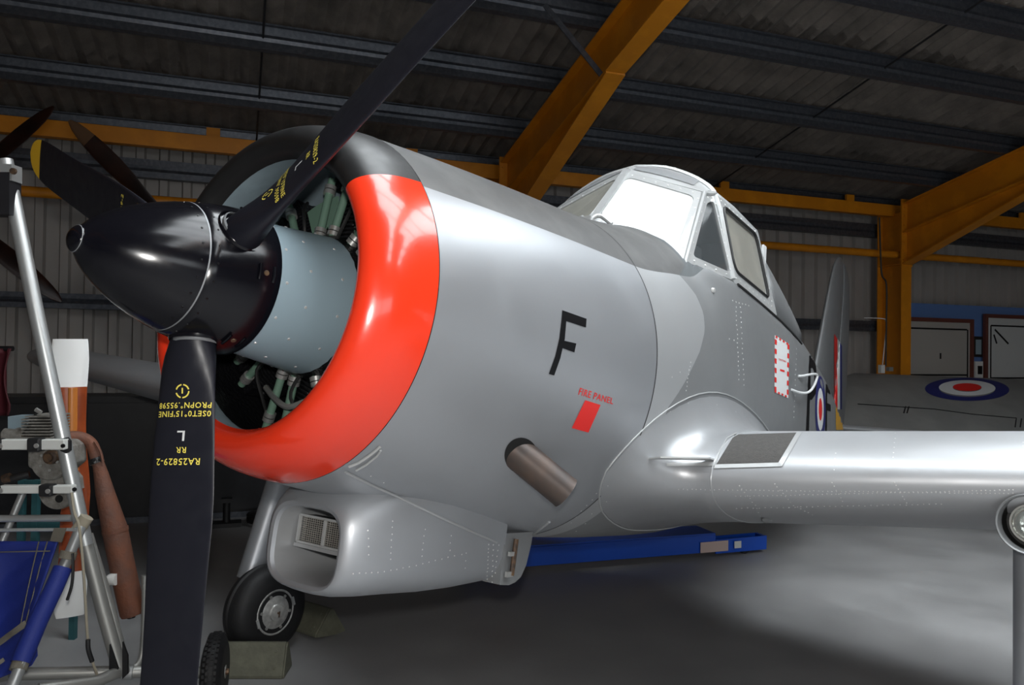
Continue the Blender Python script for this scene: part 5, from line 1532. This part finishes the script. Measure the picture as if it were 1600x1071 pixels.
# wheel of the trike
wc = on_plane(336, 1048, FW, CAM + FW * 3.70); wc.z = .187
axd = (RX * .98 + FW * .20); axd.z = 0; axd.normalize()
R_ = .185
whl = P('wheel', g_lathe(wc - axd * .048, axd, [(0, .115), (0, .135), (.012, .165), (.028, R_ - .004), (.038, R_), (.058, R_), (.068, R_ - .004), (.084, .165), (.096, .135), (.096, .115)], 56), 'tyre', tk)
whl['label'] = 'small treaded black tyre'
P('rim', g_lathe(wc - axd * .04, axd, [(0, .02), (0, .118), (.02, .108), (.06, .108), (.08, .118), (.08, .1), (.06, .04), (.09, .03), (.09, 0)], 36), 'alu_dull', whl)
P('hub_nut', g_lathe(wc + axd * .048, axd, [(0, .016), (.016, .014), (.016, 0)], 8), 'brass', whl)
mb = MB()
_, ax1, ax2 = frame(axd)
for k in range(44):
    a = 2 * pi * k / 44
    dr = ax1 * cos(a) + ax2 * sin(a); dt = -ax1 * sin(a) + ax2 * cos(a)
    for q, o_ in ((-.026, 0), (-.009, .5), (.009, 0), (.026, .5)):
        a2 = a + o_ * 2 * pi / 44
        dr2 = ax1 * cos(a2) + ax2 * sin(a2); dt2 = -ax1 * sin(a2) + ax2 * cos(a2)
        mb.add(*g_box(wc + dr2 * (R_ - (.006 if abs(q) > .02 else -.0005)) + axd * q, dr2 * .0028, dt2 * .008, axd * .0058))
tag(mb.build('tread_blocks', 'tyre', whl, False), None, None, None, 'stuff')
# mirrored wheel on the far end of the axle and nose wheel outside the picture keep the trike standing
wc2 = wc - axd * 1.45; wc2.z = .187
P('wheel', g_lathe(wc2 - axd * .048, axd, [(0, .115), (0, .135), (.012, .165), (.028, R_ - .004), (.038, R_), (.058, R_), (.068, R_ - .004), (.084, .165), (.096, .135), (.096, .115)], 40), 'tyre', tk)
P('axle', g_tube([wc2, T(20, 1054, 0)], .026, 12), 'alu_dull', tk)
# maroon cover hanging at the left edge behind the engine
mc = thing('maroon_cover', 'maroon cloth cover hanging at the left edge behind the trike', 'cloth', D(-10, 640, 5.6))
v = []; f = []
for j in range(13):
    for i in range(13):
        x = -70 + (18 - 6 * cos(j * .5)) * 0 + 88 * i / 12; y = 545 + 105 * j / 12
        if i == 12: x -= 10 * abs(sin(j * .3))
        v.append(D(x, y, 5.6 + .05 * sin(i * 1.9)))
for j in range(12):
    for i in range(12): f.append((j * 13 + i, j * 13 + i + 1, (j + 1) * 13 + i + 1, (j + 1) * 13 + i))
mo = make('cloth', v, f, 'maroon', mc)
md = mo.modifiers.new('thick', 'SOLIDIFY'); md.thickness = .01
hp0 = D(-40, 540, 5.62)
P('stand_post', g_tube([V((hp0.x, hp0.y, 0)), hp0 + V((0, 0, .02))], .03, 12), 'crate', mc)
P('stand_foot', g_box(V((hp0.x, hp0.y, .02)), RX * .3, FW * .3, V((0, 0, .02))), 'crate', mc, False)
P('hanger_bar', g_tube([D(-90, 545, 5.62), D(20, 545, 5.62)], .02, 10), 'crate', mc)

# teal steel stand seen through the trike
ts = thing('steel_stand', 'low teal painted steel stand behind the trike engine', 'stand', on_floor(60, 930))
for px in (34, 56, 118):
    p = D(px, 800, 4.6)
    P('leg', g_bar(V((p.x, p.y, 0)), V((p.x, p.y, .95)), .035, .035, FW), 'teal', ts, False)
a_ = D(30, 800, 4.6); b_ = D(122, 800, 4.6)
for z in (.93, .68):
    P('rail', g_bar(V((a_.x, a_.y, z)), V((b_.x, b_.y, z)), .03, .035), 'teal', ts, False)
